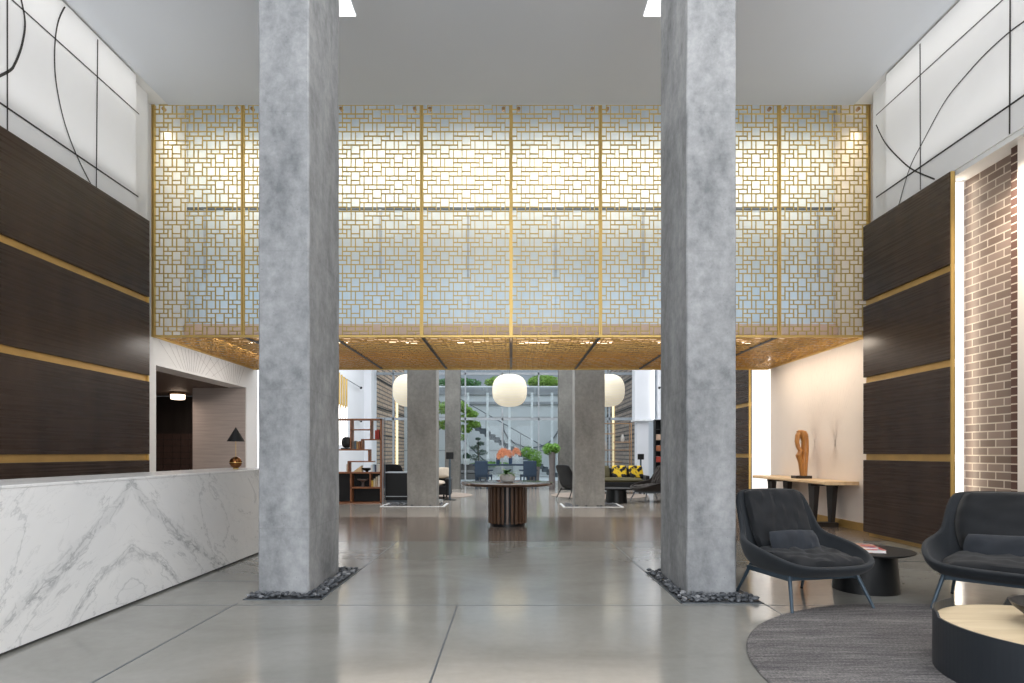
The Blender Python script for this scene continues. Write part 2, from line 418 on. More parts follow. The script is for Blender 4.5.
# dark wood wall panels with brass channels
def wall_panel(name, label, x, y0, y1, s, zs=(.07, 1.19, 2.34, 3.49, 4.65), edges=(1,)):
    t = thing(name, label, 'wall panel', (x, 0, 0))
    a, b = (0, .07 * s)
    lo, hi = min(a, b), max(a, b)
    for i in range(4):
        z0 = zs[i] + (.045 if i else 0); z1 = zs[i + 1] - (.045 if i < 3 else 0)
        box(lo, hi, y0, y1, z0, z1).build('board', M['darkwood'], t, bevel=.003)
    for z in zs[1:4]:
        l2, h2 = sorted((.035 * s, .075 * s))
        box(l2, h2, y0 + .012, y1 - .02, z - .06, z + .06).build('brass_channel', M['gold_paint'], t, label='satin brass recessed strip')
    l3, h3 = sorted((.008 * s, .05 * s))
    for e in edges:
        ye = y0 if e < 0 else y1
        box(l3, h3, ye - .016, ye + .004, zs[0], zs[-1]).build('edge_trim', M['brass'], t)
    return t
wall_panel('wall_panel', 'tall dark wood wall panel with brass lines behind the marble counter', -5.3, 1.0, 8.80, -1)
wall_panel('wall_panel', 'tall dark wood wall panel with brass lines between console table and brick wall', 5.3, 7.25, 9.03, 1, edges=(-1,))
wall_panel('wall_panel', 'distant blue-grey reflecting wood wall panel beyond the console table', 5.3, 13.4, 18.5, 1, edges=(-1,))

# murals
def mural(x, label, strokes, s, y1=8.56):
    t = thing('mural', label, 'mural', (x, 0, 0))
    l, h = sorted((0, .06 * s))
    box(l, h, 0, y1, 4.66, 6.64).build('canvas', M['white'], t)
    for pts, wd in strokes:
        P = []
        for px, py in pts:
            d = 600 * abs(x) / abs(511 - px); P.append((d, 1.25 + (453 - py) * d / 600))
        # smooth
        if len(P) > 2:
            Q = []
            for i in range(len(P) - 1):
                p0 = P[max(i - 1, 0)]; p1 = P[i]; p2 = P[i + 1]; p3 = P[min(i + 2, len(P) - 1)]
                for k in range(6):
                    u = k / 6
                    Q.append(tuple(.5 * (2 * p1[a] + (p2[a] - p0[a]) * u + (2 * p0[a] - 5 * p1[a] + 4 * p2[a] - p3[a]) * u * u + (-p0[a] + 3 * p1[a] - 3 * p2[a] + p3[a]) * u ** 3) for a in (0, 1)))
            Q.append(P[-1]); P = Q
        mb = MB(); n = len(P); vs = []
        for i in range(n):
            a = P[max(i - 1, 0)]; b = P[min(i + 1, n - 1)]
            tx, tz = b[0] - a[0], b[1] - a[1]; L = math.hypot(tx, tz) or 1
            nx, nz = -tz / L * wd * .34, tx / L * wd * .34
            for sg in (1, -1): vs.append((-s * .004, P[i][0] + sg * nx, min(6.6, max(4.67, P[i][1] + sg * nz))))
        mb.add(vs, [(2 * i, 2 * i + 1, 2 * i + 3, 2 * i + 2) for i in range(n - 1)])
        mb.build('painted_line', M['ink'], t)
    return t
S = 2.844
Lf = lambda L: [(a / S, b / S) for a, b in L]
mural(-5.35, 'white wall mural with thin dark lines and arcs above the counter side panel', [
    (Lf([(20, -60), (20, 382)]), .028), (Lf([(277, 97), (273, 540)]), .03), (Lf([(-300, -300), (34, 0), (395, 325)]), .026),
    (Lf([(-400, 22), (0, 293), (393, 560)]), .032), (Lf([(187, 12), (165, 60), (155, 130), (157, 220), (175, 320), (200, 400), (230, 470), (262, 532)]), .03),
    (Lf([(55, -20), (70, 60), (62, 125), (42, 180), (20, 205), (-60, 240)]), .04)], -1)
Rf = lambda L: [(734 + a / 2.845, b / 2.845) for a, b in L]
mural(5.35, 'white wall mural with thin dark lines and arcs above the brick wall', [
    (Rf([(530, 90), (531, 540)]), .028), (Rf([(787, -60), (785, 385)]), .032), (Rf([(405, 328), (765, 0), (1000, -210)]), .022),
    (Rf([(405, 562), (825, 272), (1100, 80)]), .034), (Rf([(980, -20), (825, 62), (730, 140), (660, 215), (600, 290), (540, 400), (500, 480), (468, 590)]), .026),
    (Rf([(405, 355), (430, 405), (470, 450), (510, 483), (572, 510)]), .028)], 1)

# ceiling light slots beside the columns
for x0, x1 in ((-2.27, -1.93), (1.62, 1.98)):
    pass
o = box(-2.27, -1.92, 6.2, 7.42, HZ - .012, HZ + .01).build('ceiling_light', M['slot']); tag(o, 'white rectangular ceiling light slot behind the column beside the counter', 'light')
o = box(1.64, 2.0, 6.2, 7.42, HZ - .012, HZ + .01).build('ceiling_light', M['slot']); tag(o, 'white rectangular ceiling light slot behind the column beside the armchair', 'light')

# ------------------------------------------------------------------ columns
def column(label, x0, x1, y0, y1, h, mat):
    cx, cy = (x0 + x1) / 2, (y0 + y1) / 2
    o = MB()
    # subdivided faces for a slightly worn outline
    n = 24; vs = []; fs = []
    w2, d2 = (x1 - x0) / 2, (y1 - y0) / 2; bv = .012
    ring = [(-w2 + bv, -d2), (w2 - bv, -d2), (w2, -d2 + bv), (w2, d2 - bv), (w2 - bv, d2), (-w2 + bv, d2), (-w2, d2 - bv), (-w2, -d2 + bv)]
    for i in range(n + 1):
        for (a, b) in ring:
            q = (rnd.random() - .5) * .006; vs.append((a + q, b + q, h * i / n))
    for i in range(n):
        for k in range(8):
            k2 = (k + 1) % 8; fs.append((i * 8 + k, i * 8 + k2, (i + 1) * 8 + k2, (i + 1) * 8 + k))
    fs.append(tuple(n * 8 + k for k in range(8)))
    ob = o.add(vs, fs).build('concrete_column', mat)
    ob.location = (cx, cy, 0); return tag(ob, label, 'column')
column('huge rough grey concrete column beside the marble counter', -2.22, -1.775, 5.27, 6.2, HZ, M['concrete'])
column('huge rough grey concrete column beside the near armchair', 1.545, 1.98, 5.27, 6.2, HZ, M['concrete'])
column('smaller distant concrete column beside the open walnut bookcase', -2.46, -1.77, 14.2, 14.75, 6, M['concrete_far'])
column('smaller distant concrete column beside the small black lounge side table', 1.49, 2.19, 14.0, 14.55, 6, M['concrete_far'])
column('farthest concrete column beside the outdoor leafy tree', -2.29, -1.78, 20.8, 21.3, 6, M['concrete_shaded'])
column('farthest concrete column beside the tall potted fern', 1.66, 2.2, 20.8, 21.3, 6, M['concrete_shaded'])

# pebble beds
def pebble_mesh(i):
    r = random.Random(i); vs = []; fs = []; n, m_ = 8, 5
    prof = [(math.sin(PI * q / m_), -math.cos(PI * q / m_)) for q in range(m_ + 1)]
    mb = MB(); pts = []
    for (rr, z) in prof:
        for k in range(n):
            a = 2 * PI * k / n; s = 1 + .18 * (mnoise.noise(Vector((math.cos(a) * 1.3 + i * 5, math.sin(a) * 1.3, z * 1.5))))
            pts.append((rr * math.cos(a) * s, rr * math.sin(a) * s * .72, z * .5 * s))
    for jj in range(m_):
        for k in range(n):
            k2 = (k + 1) % n; fs.append((jj * n + k, jj * n + k2, (jj + 1) * n + k2, (jj + 1) * n + k))
    return mb.add(pts, fs)
pm = [plain('pebble_stone_%s' % n_, c_, .6, scale=40, var=.25) for n_, c_ in (('dark', (.055, .062, .072)), ('mid', (.11, .12, .135)), ('pale', (.25, .26, .28)))]
pebs = []
for i in range(9):
    pebs.append(pebble_mesh(i).build('pebble', pm[(0, 1, 0, 1, 2, 0, 1, 1, 0)[i]], smooth=True))
gravel_bed = plain('dark_gravel', (.05, .055, .062), .8, scale=60, var=.6)
def near_bed(x0, x1, y0, y1, cx0, cx1, cy0, cy1, inner, label, group, first):
    tr = MB()
    tr.box(x0, x1, y0, y0 + .015, 0, .006).box(x0, x1, y1 - .015, y1, 0, .006).box(x0, x0 + .012, y0, y1, 0, .006).box(x1 - .012, x1, y0, y1, 0, .006)
    tag(tr.build('bed_edging', M['steel_dark']), 'thin metal edging of the pebble bed at the ' + label, 'edging')
    tag(box(x0 + .01, x1 - .01, y0 + .01, y1 - .01, 0, .004).build('gravel', gravel_bed), 'dark fine gravel under the pebbles at the ' + label, 'gravel', kind='stuff')
    spots = []
    tries = 0
    while len(spots) < 148 and tries < 20000:
        tries += 1
        x = rnd.uniform(x0 + .03, x1 - .03); y = rnd.uniform(y0 + .03, y1 - .03)
        if cx0 - .028 < x < cx1 + .028 and cy0 - .028 < y < cy1 + .028: continue
        if (x < cx0 if inner > 0 else x > cx1) and y > cy0: continue
        dm = .046 if tries < 8000 else .040
        if any((x - a) ** 2 + (y - b) ** 2 < dm * dm for a, b in spots): continue
        spots.append((x, y))
    for k, (x, y) in enumerate(spots):
        if first and k < len(pebs): o = pebs[k]
        else: o = pebs[rnd.randrange(len(pebs))].copy(); col.objects.link(o)
        s = rnd.uniform(.023, .031)
        o.location = (x, y, .012 + s * .3 + (rnd.random() < .3) * .012); o.scale = (s, s, s)
        o.rotation_euler = (rnd.uniform(-.4, .4), rnd.uniform(-.4, .4), rnd.uniform(0, 6.28))
        tag(o, 'smooth grey pebble in the bed around the ' + label, 'pebble', group)
near_bed(-2.28, -1.61, 5.10, 6.46, -2.235, -1.785, 5.27, 6.2, 1, 'concrete column beside the counter', 'pebbles around the column by the counter', True)
near_bed(1.41, 2.10, 4.98, 6.30, 1.545, 1.995, 5.27, 6.2, -1, 'concrete column beside the armchair', 'pebbles around the column by the armchair', False)
def far_bed(x0, x1, y0, y1, label, ca, cb):
    mb = MB(); src = pebble_mesh(3)
    for k in range(130):
        x = rnd.uniform(x0 + .04, x1 - .04); y = rnd.uniform(y0 + .04, y1 - .04)
        if ca - .05 < x < cb + .05 and y > y0 + .12: continue
        s = rnd.uniform(.025, .04); mb.add(src.v, src.f, Matrix.Translation((x, y, .02)) @ Matrix.Rotation(rnd.uniform(0, 6), 4, 'Z') @ Matrix.Scale(s, 4))
    tag(mb.build('pebble_gravel', pm[1], smooth=True), label, 'pebbles', kind='stuff')
    tr = MB().box(x0, x1, y0 - .05, y0, 0, .01).box(x0 - .05, x0, y0 - .05, y1, 0, .01).box(x1, x1 + .05, y0 - .05, y1, 0, .01)
    tag(tr.build('bed_edging', M['steel_light']), 'pale edging strip of ' + label, 'edging')
far_bed(-3.0, -1.6, 14.0, 14.9, 'grey pebbles around the distant column beside the bookcase', -2.46, -1.77)
far_bed(1.25, 2.55, 13.85, 14.8, 'grey pebbles around the distant column beside the black side table', 1.49, 2.19)

# ------------------------------------------------------------------ brass lattice
TILE = [(9, 0, 11, 2), (7, 3, 9, 5), (9, 3, 10, 5), (10, 3, 12, 5), (7, 2, 8, 3), (8, 2, 10, 3), (10, 2, 12, 3), (12, 2, 13, 3),
        (7, 1, 9, 2), (11, 1, 13, 2), (13, 1, 14, 3), (6, 3, 7, 5), (9, 5, 11, 6)]
def lattice_segments(nx, ny, ox=0, oy=0):
    hs = set(); vs = set()
    for a in range(-14, 14):
        for b in range(-16, 18):
            dx = 5 * a + ox; dy = 2 * a + 6 * b + oy
            for (x0, y0, x1, y1) in TILE:
                X0, X1, Y0, Y1 = x0 + dx, x1 + dx, y0 + dy, y1 + dy
                if X1 < 0 or X0 > nx or Y1 < 0 or Y0 > ny: continue
                for x in range(X0, X1):
                    if 0 <= x < nx:
                        for y in (Y0, Y1):
                            if 0 <= y <= ny: hs.add((x, y))
                for y in range(Y0, Y1):
                    if 0 <= y < ny:
                        for x in (X0, X1):
                            if 0 <= x <= nx: vs.add((x, y))
    H = []; V = []
    for y in range(ny + 1):
        x = 0
        while x < nx:
            if (x, y) in hs:
                s = x
                while (x, y) in hs and x < nx: x += 1
                H.append((s, x, y))
            else: x += 1
    for x in range(nx + 1):
        y = 0
        while y < ny:
            if (x, y) in vs:
                s = y
                while (x, y) in vs and y < ny: y += 1
                V.append((s, y, x))
            else: y += 1
    return H, V
def lattice(nx, ny, u, v, t, dep, off=(0, 0)):
    H, V = lattice_segments(nx, ny, *off); mb = MB(); h = t / 2
    for a, b, y in H: mb.box(a * u - h, b * u + h, -dep / 2, dep / 2, y * v - h, y * v + h)
    for a, b, x in V: mb.box(x * u - h, x * u + h, -dep / 2, dep / 2, a * v, b * v)
    return mb
PW = 1.4; Y0 = 9.4; X0 = -4 * PW; ZB = 3.09; ZT = 6.70
NX = 20; U = (PW - .05) / NX; NY = 52; Vv = (ZT - ZB) / NY
scr = thing('brass_screen', 'tall brass lattice screen of eight panels hanging across the hall', 'screen', (0, Y0, 0))
proto = None
for i in range(8):
    if proto is None:
        proto = lattice(NX, NY, U, Vv, .0115, .02, (0, 1)).build('lattice_panel', M['brass_lattice'], scr); o = proto
    else:
        o = proto.copy(); col.objects.link(o); o.parent = scr
    o.location = (X0 + i * PW + .025, 0, ZB)
for i in range(9):
    x = X0 + i * PW
    MB().box(x - .024, x - .006, -.025, .025, ZB - .02, ZT).box(x + .006, x + .024, -.025, .025, ZB - .02, ZT).box(x - .01, x + .01, .0, .03, ZB, ZT).build('post', M['brass'], scr)
box(X0, -X0, -.03, .03, ZB - .03, ZB).build('bottom_rail', M['brass'], scr)
for i in range(8):
    for dx in (.12, PW - .12):
        x = X0 + i * PW + dx
        MB().lathe([(.0, 0), (.028, 0), (.028, .05), (.0, .05)], 12, caps=False, mt=Matrix.Translation((x, .05, 6.68)) @ Matrix.Rotation(R(-90), 4, 'X')).build('spotlight', M['soffit'], scr)
# soffit lattice
SD = 3.65; NYs = 52; Vs = SD / NYs
sof = thing('brass_soffit', 'brass lattice soffit panels lying flat under the mezzanine behind the screen', 'soffit', (0, Y0, 0))
p2 = None
for i in range(8):
    # side bays follow the walls, so the outer ones stay full width
    if p2 is None:
        p2 = lattice(NX, NYs, U, Vs, .014, .012, (2, 0)).build('lattice_panel', M['lattice_low'], sof); o = p2
        o.rotation_euler = (R(-90), 0, 0); p2 = o
    else:
        o = p2.copy(); col.objects.link(o); o.parent = sof
    o.location = (X0 + i * PW + .025, .05, ZB); o.rotation_euler = (R(-90), 0, 0)
for i in range(9):
    x = X0 + i * PW
    MB().box(x - .022, x - .007, 0, SD, ZB - .02, ZB + .02).box(x + .007, x + .022, 0, SD, ZB - .02, ZB + .02).build('rib', M['steel_dark'] if 0 < i < 8 else M['brass'], sof)
box(X0, -X0, SD - .03, SD + .03, ZB - .03, ZB + .03).build('end_rail', M['brass'], sof)
lab(struct('ceiling_mezzanine', box(-5.6, 5.6, 10.35, 13.1, 3.32, 3.40), M['soffit']), 'bronze soffit above the flat brass lattice', 'ceiling')
struct('trim_6', box(-5.6, 5.6, 10.28, 10.40, 3.28, 3.46), M['beige'])
struct('wall_mezzanine_back', box(-5.9, 5.9, 13.02, 13.15, 3.12, 7.6), M['white'])
struct('ceiling_screen', box(-6, 6, 9.36, 12.9, 7.6, 7.7), M['white'])
for k, x in enumerate((-4.6, -3.3, -2.05, -.72, .45, 1.6, 2.9, 4.2)):
    o = box(x - .3, x + .3, 11.2, 11.225, 3.3, 3.32).build('linear_light', M['led_tube'])
    tag(o, 'slim warm linear light above the flat brass lattice', 'light', 'linear lights above the lattice soffit')
# frosted wall behind
g = thing('glass_partition', 'pale frosted glass partition of the mezzanine behind the brass screen', 'partition', (0, 10.42, 0))
E_ = [-5.61] + [-.745 + 1.52 * k for k in range(-3, 5)] + [5.61]
for i in range(9):
    xa, xb = E_[i], E_[i + 1]
    box(xa + .003, xb - .003, 0, .03, 3.46, 5.47).build('lower_pane', M['frosted'], g)
    box(xa + .001, xb - .001, 0, .03, 5.51, 7.6).build('upper_pane', M['frosted'], g)
    if i: box(xa - .02, xa + .02, -.03, .0, 4.3, 5.47).build('post', M['steel'], g)
box(-5.61, 5.61, -.025, .05, 5.47, 5.51).build('transom', M['steel_dark'], g)

# ------------------------------------------------------------------ centre table with plant
T = thing('round_table', 'round dark walnut pedestal table with vertical ribbed base in the middle of the hall', 'table', (-.06, 10.38, 0))
MB().lathe([(.30, 0), (.30, .07)], 40).build('plinth', M['black'], T, smooth=True)
MB().lathe([(.285, .07), (.285, .69)], 40).build('core', M['black_soft'], T, smooth=True)
for k in range(26):
    a = 2 * PI * (k + .5) / 26
    mt = Matrix.Rotation(a, 4, 'Z')
    MB().box(.27, .335, -.021, .021, .05, .69, mt).build('fin', M['walnut'], T, bevel=.004)
MB().lathe([(.30, .69), (.76, .695), (.79, .71), (.80, .725), (.795, .745), (.78, .75)], 72).build('tabletop', M['table_top'], T, smooth=True)
def leaf(mb, base, az, el, L, w, droop=.5, n=5):
    pts = []; p = Vector(base); e = el
    for i in range(n + 1):
        u = i / n; ww = w * math.sin(PI * min(.97, .15 + .85 * u)) if u < 1 else 0.002
        d = Vector((math.cos(az) * math.cos(e), math.sin(az) * math.cos(e), math.sin(e)))
        s = Vector((-math.sin(az), math.cos(az), 0)); pts += [p - s * ww, p + s * ww + Vector((0, 0, .002))]
        p = p + d * (L / n); e -= droop / n * 1.5
    mb.add(pts, [(2 * i, 2 * i + 1, 2 * i + 3, 2 * i + 2) for i in range(n)])
P_ = thing('planted_bowl', 'low pale stone bowl of green succulents on the round table', 'plant', (-.06, 10.3, .75))
MB().lathe([(.07, 0), (.115, .02), (.135, .07), (.13, .125), (.12, .14), (.11, .12), (.0, .11)], 32, caps=False).build('bowl', M['ceramic'], P_, smooth=True)
mb = MB()
for k in range(34): leaf(mb, (rnd.uniform(-.05, .05), rnd.uniform(-.05, .05), .12), rnd.uniform(0, 6.28), rnd.uniform(.3, 1.0), rnd.uniform(.17, .28), .024, .7)
for a in (3.3, 2.9, -.1, .3): leaf(mb, (0, 0, .12), a, .35, .24, .02, .7)
mb.build('leaves', M['leaf'], P_, smooth=True)

# ------------------------------------------------------------------ lounge seats
def lerp(a, b, t): return a + (b - a) * t
RIM = [(0, -.43, .37), (.16, -.43, .373), (.28, -.405, .385), (.36, -.32, .42), (.405, -.17, .465), (.418, -.02, .50), (.405, .11, .525), (.37, .20, .55),
       (.328, .24, .60), (.318, .295, .70), (.308, .345, .80), (.30, .39, .89), (.25, .425, .928), (.12, .437, .935), (0, .44, .937)]
BASE = [(0, -.30, .31), (.12, -.30, .31), (.19, -.28, .31), (.23, -.22, .31), (.25, -.12, .31), (.26, -.02, .31), (.26, .08, .31), (.25, .15, .32),
        (.24, .19, .335), (.22, .205, .35), (.19, .21, .36), (.16, .212, .362), (.11, .214, .362), (.05, .215, .362), (0, .215, .362)]
def shell_mesh(sx):
    def full(L): return L + [(-x, y, z) for x, y, z in reversed(L[1:-1])]
    Rm, Bs = full(RIM), full(BASE); n = len(Rm); J = 7; vs = []; fs = []
    vs.append((0, -.03, .305))
    for jj in range(1, 4):
        t = jj / 3
        for k in range(n): vs.append((Bs[k][0] * t * sx, lerp(-.03, Bs[k][1], t), lerp(.305, Bs[k][2], t * t)))
    for jj in range(1, J + 1):
        t = jj / J
        for k in range(n):
            hi = max(0, min(1, (Rm[k][2] - .58) / .2))      # 1 on the back
            txy = lerp(math.sin(t * PI / 2) ** .9, t, hi); tz = lerp(1 - math.cos(t * PI / 2) ** 1.1, t, hi)
            x = lerp(Bs[k][0], Rm[k][0], txy if not hi else math.sin(t * PI / 2) ** .6 if t < 1 else 1)
            xx = x * sx if sx == 1 else (x + (sx - 1) * .30 * max(-1, min(1, x / .2)))
            if sx != 1 and jj == 0: pass
            vs.append((xx, lerp(Bs[k][1], Rm[k][1], txy), lerp(Bs[k][2], Rm[k][2], tz)))
    if sx != 1:
        for i in range(0, 1 + 3 * n):
            x = vs[i][0] / sx; vs[i] = (x + (sx - 1) * .30 * max(-1, min(1, x / .2)), vs[i][1], vs[i][2])
    rows = 3 + J
    for k in range(n):
        k2 = (k + 1) % n; fs.append((0, 1 + k, 1 + k2))
        for r_ in range(rows - 1):
            a = 1 + r_ * n; b = a + n; fs.append((a + k, b + k, b + k2, a + k2))
    return MB().add(vs, fs)
def pad(w, d, h, n=14, wr=.006, seed=0, sq=5.0, edge=.38):
    vs = []; fs = []; m_ = n
    for s in (1, -1):
        for i in range(n + 1):
            for k in range(m_ + 1):
                u = -1 + 2 * i / n; v = -1 + 2 * k / m_
                # round the plan corners
                uu = u * (1 - .07 * v * v * abs(u)); vv = v * (1 - .07 * u * u * abs(v))
                t = max(0, (1 - abs(u) ** sq) * (1 - abs(v) ** sq)) ** edge
                x = uu * w / 2; y = vv * d / 2
                z = s * h / 2 * t + wr * t * mnoise.noise(Vector((x * 9 + seed, y * 9, s * 3.1))) * 2 + wr * 1.5 * t * (1 - abs(u) * .3) * mnoise.noise(Vector((x * 22 + seed, y * 5, 2)))
                vs.append((x, y, z))
    q = (n + 1) * (m_ + 1)
    for s in (0, 1):
        for i in range(n):
            for k in range(m_):
                a = s * q + i * (m_ + 1) + k; f = (a, a + m_ + 1, a + m_ + 2, a + 1); fs.append(f if s == 0 else f[::-1])
    mb = MB().add(vs, fs); return mb
def lounge(name, label, cat, loc, rz, sx=1.0, mats=('velvet', 'velvet_pad', 'velvet_pillow', 'navy_metal'), pillow=True, group=None, plw=.46, pil_x=0):
    t = thing(name, label, cat, loc, rz, group)
    ex = (sx - 1) * .30
    sh = shell_mesh(sx).build('shell', M[mats[0]], t, smooth=True)
    so = sh.modifiers.new('so', 'SOLIDIFY'); so.thickness = .045; so.offset = -1
    sb = sh.modifiers.new('sb', 'SUBSURF'); sb.levels = 2; sb.render_levels = 2
    me_m = lambda mb: mb
    s = pad(.60 + 2 * ex, .62, .14, n=26, seed=3, wr=.015).build('seat_cushion', M[mats[1]], t, smooth=True)
    s.location = (0, -.10, .37); s.rotation_euler = (R(4), 0, 0)
    b = pad(.53 + 2 * ex, .57, .11, n=26, seed=8, wr=.014).build('back_cushion', M[mats[1]], t, smooth=True)
    b.location = (0, .285, .665); b.rotation_euler = (R(66), 0, 0)
    for q, (pw, pd) in ((s, (.60 + 2 * ex, .62)), (b, (.53 + 2 * ex, .57))):
        pts = []
        for i in range(49):
            a_ = 2 * PI * i / 48; c_, s_ = math.cos(a_), math.sin(a_)
            pts.append((math.copysign(abs(c_) ** .35, c_) * pw / 2 * .96, math.copysign(abs(s_) ** .35, s_) * pd / 2 * .96, .0))
        MB().tube(pts, .008, 6).build('piping', M[mats[0]], q, smooth=True)
    for q in (s, b):
        w_ = q.modifiers.new('w', 'WELD'); w_.merge_threshold = .0008
    # piping around the back pad
    if pillow:
        p = pad(plw, .25, .15, n=20, seed=5, wr=.014, sq=3, edge=.5).build('lumbar_pillow', M[mats[2]], t, smooth=True)
        p.location = (pil_x, .065, .47); p.rotation_euler = (R(64), 0, 0)
    fm = M[mats[3]]
    lx = .27 + ex
    for sgn in (-1, 1):
        for a_, b_ in (((sgn * lx, -.26, .30), (sgn * (lx + .07), -.385, .012)), ((sgn * (lx - .02), .27, .285), (sgn * (lx + .03), .41, .012))):
            lg = MB().tube([a_, b_], .017, 10, .012).build('leg', fm, t, smooth=True)
            MB().lathe([(.012, 0), (.013, .012)], 12, cx=b_[0], cy=b_[1]).build('foot_cap', M['black'], lg)
        MB().add([(sgn * lx - .012, -.27, .23), (sgn * lx + .012, -.27, .23), (sgn * lx + .012, .30, .225), (sgn * lx - .012, .30, .225),
                  (sgn * lx - .012, -.27, .275), (sgn * lx + .012, -.27, .275), (sgn * lx + .012, .30, .265), (sgn * lx - .012, .30, .265)],
                 [(0, 3, 2, 1), (4, 5, 6, 7), (0, 1, 5, 4), (1, 2, 6, 5), (2, 3, 7, 6), (3, 0, 4, 7)]).build('side_rail', fm, t, bevel=.004)
        box(sgn * lx - .008, sgn * lx + .008, .0, .14, .26, .335).build('bracket', fm, t)
    box(-lx, lx, -.275, -.25, .235, .275).build('cross_rail', fm, t, bevel=.004)
    box(-lx, lx, .26, .285, .235, .27).build('cross_rail', fm, t, bevel=.004)
    return t
lounge('lounge_chair', 'charcoal velvet lounge chair with low arms standing by the concrete column', 'armchair', (2.45, 5.08, 0), R(12), sx=1.1)
lounge('settee', 'wide charcoal velvet settee with slate lumbar pillow in front of the brick wall', 'settee', (4.30, 4.42, 0), R(-43), sx=3.0, plw=.85, pil_x=-.36)

# rug, coffee table, bowl
rg = MB().lathe([(1.69, 0), (1.70, .006), (1.69, .012), (0, .013)], 128, caps=False).build('round_rug', M['rug'], smooth=False)
rg.location = (3.1, 3.25, .001); tag(rg, 'large round grey striped rug under the coffee table', 'rug')
cf = thing('coffee_table', 'low round charcoal drum coffee table with pale maple top on the rug', 'coffee table', (3.0, 3.23, .014))
n = 120; vs = []; fs = []
def rimz(a):
    d = math.degrees(a) % 360; return .268 if (76 < d < 113) else .325 if (45 < d < 160) else .302
for k in range(n):
    a = 2 * PI * k / n
    for r_, z in ((.6, 0), (.6, rimz(a)), (.588, rimz(a)), (.588, .20)): vs.append((r_ * math.cos(a), r_ * math.sin(a), z))
for k in range(n):
    k2 = (k + 1) % n
    for q in range(3): fs.append((k * 4 + q, k2 * 4 + q, k2 * 4 + q + 1, k * 4 + q + 1))
MB().add(vs, fs).build('drum', M['charcoal'], cf)
MB().lathe([(.588, .245), (.588, .272)], 96).build('wood_top', M['maple'], cf)
bw = MB().lathe([(.05, 0), (.12, .012), (.20, .045), (.26, .095), (.275, .12), (.265, .12), (.19, .055), (.1, .028), (0, .024)], 48, caps=False).build('bowl', M['black'], smooth=True)
bw.location = (3.09, 3.30, .287); tag(bw, 'wide black bowl on the pale maple coffee table', 'bowl')

# side table with books
def side_table(label, loc):
    t = thing('side_table', label, 'side table', loc)
    MB().lathe([(.275, 0), (.272, .02), (.245, .33)], 48).build('base', M['black'], t, smooth=True)
    MB().lathe([(.20, .33), (.36, .345), (.385, .355), (.39, .362), (.385, .368), (.36, .368)], 64).build('tabletop', M['black_soft'], t, smooth=True)
    return t
side_table('small round black pedestal side table between the armchair and the settee', (3.25, 5.50, 0))
M['page'] = plain('paper_pages', (.78, .77, .74), .8)
def cover_mat():
    m = N('colourful_book_cover'); v = m.n('ShaderNodeTexVoronoi'); v.inputs['Scale'].default_value = 26; m.l(m.pos(), v.inputs['Vector'])
    h = m.n('ShaderNodeSeparateColor'); m.l(v.outputs['Color'], h.inputs[0])
    m.base(m.ramp(h.outputs[0], [(.0, (.45, .03, .05)), (.3, (.55, .25, .1)), (.5, (.6, .55, .5)), (.7, (.15, .05, .2)), (.9, (.5, .08, .12))])); m.set(.35); return m.m
M['cover'] = cover_mat()
def flat_book(label, loc, rz, w, d, h, cm):
    t = thing('book', label, 'book', loc, rz)
    box(-w / 2 + .004, w / 2 - .004, -d / 2 + .004, d / 2 - .004, .003, h - .003).build('pages', M['page'], t)
    MB().box(-w / 2, w / 2, -d / 2, d / 2, h - .003, h).box(-w / 2, w / 2, -d / 2, d / 2, 0, .003).box(-w / 2, -w / 2 + .003, -d / 2, d / 2, 0, h).build('cover', cm, t)
flat_book('lower colourful picture book lying on the black side table', (3.15, 5.44, .368), R(-12), .36, .28, .028, M['cover'])
flat_book('upper slimmer picture book stacked on the black side table', (3.14, 5.45, .396), R(-18), .30, .23, .018, M['cover'])

# console with sculpture
cs = thing('console_table', 'long live-edge oak console table on black trestles against the cream wall', 'console table', (0, 0, 0))
vs = []; fs = []; n = 30
for i in range(n + 1):
    y = 9.66 + (12.5 - 9.66) * i / n
    e = 5.04 + .02 * mnoise.noise(Vector((y * 2.2, 0, 0))) + .008 * mnoise.noise(Vector((y * 9, 3, 0))) ; f_ = 5.60
    vs += [(e + .012, y, .735), (e, y, .75), (e + .008, y, .785), (f_, y, .785), (f_, y, .735)]
for i in range(n):
    for k in range(5):
        k2 = (k + 1) % 5; fs.append((i * 5 + k, i * 5 + k2, (i + 1) * 5 + k2, (i + 1) * 5 + k))
fs.append((0, 1, 2, 3, 4)); fs.append(tuple(n * 5 + k for k in (4, 3, 2, 1, 0)))
MB().add(vs, fs).build('tabletop', M['oak'], cs, bevel=.004)
for y in (10.25, 11.9):
    tr = MB().box(5.10, 5.58, y - .05, y + .05, .69, .735).build('trestle_beam', M['blackwood'], cs)
    MB().box(5.12, 5.56, y - .07, y + .07, 0, .07).build('foot_bar', M['blackwood'], cs)
    for x, sg in ((5.16, 1), (5.47, -1)):
        MB().add([(x - .03, y - .05, .07), (x + .04, y - .05, .07), (x + .04, y + .05, .07), (x - .03, y + .05, .07),
                  (x - .03 - .0 * sg, y - .11, .69), (x + .06, y - .11, .69), (x + .06, y + .11, .69), (x - .03, y + .11, .69)],
                 [(0, 3, 2, 1), (4, 5, 6, 7), (0, 1, 5, 4), (1, 2, 6, 5), (2, 3, 7, 6), (3, 0, 4, 7)]).build('leg', M['blackwood'], cs, bevel=.004)
sp = thing('wood_sculpture', 'carved curving wooden sculpture on a dark base on the console table', 'sculpture', (5.33, 11.0, .785))
box(-.15, .14, -.1, .1, 0, .05).build('base', M['blackwood'], sp)
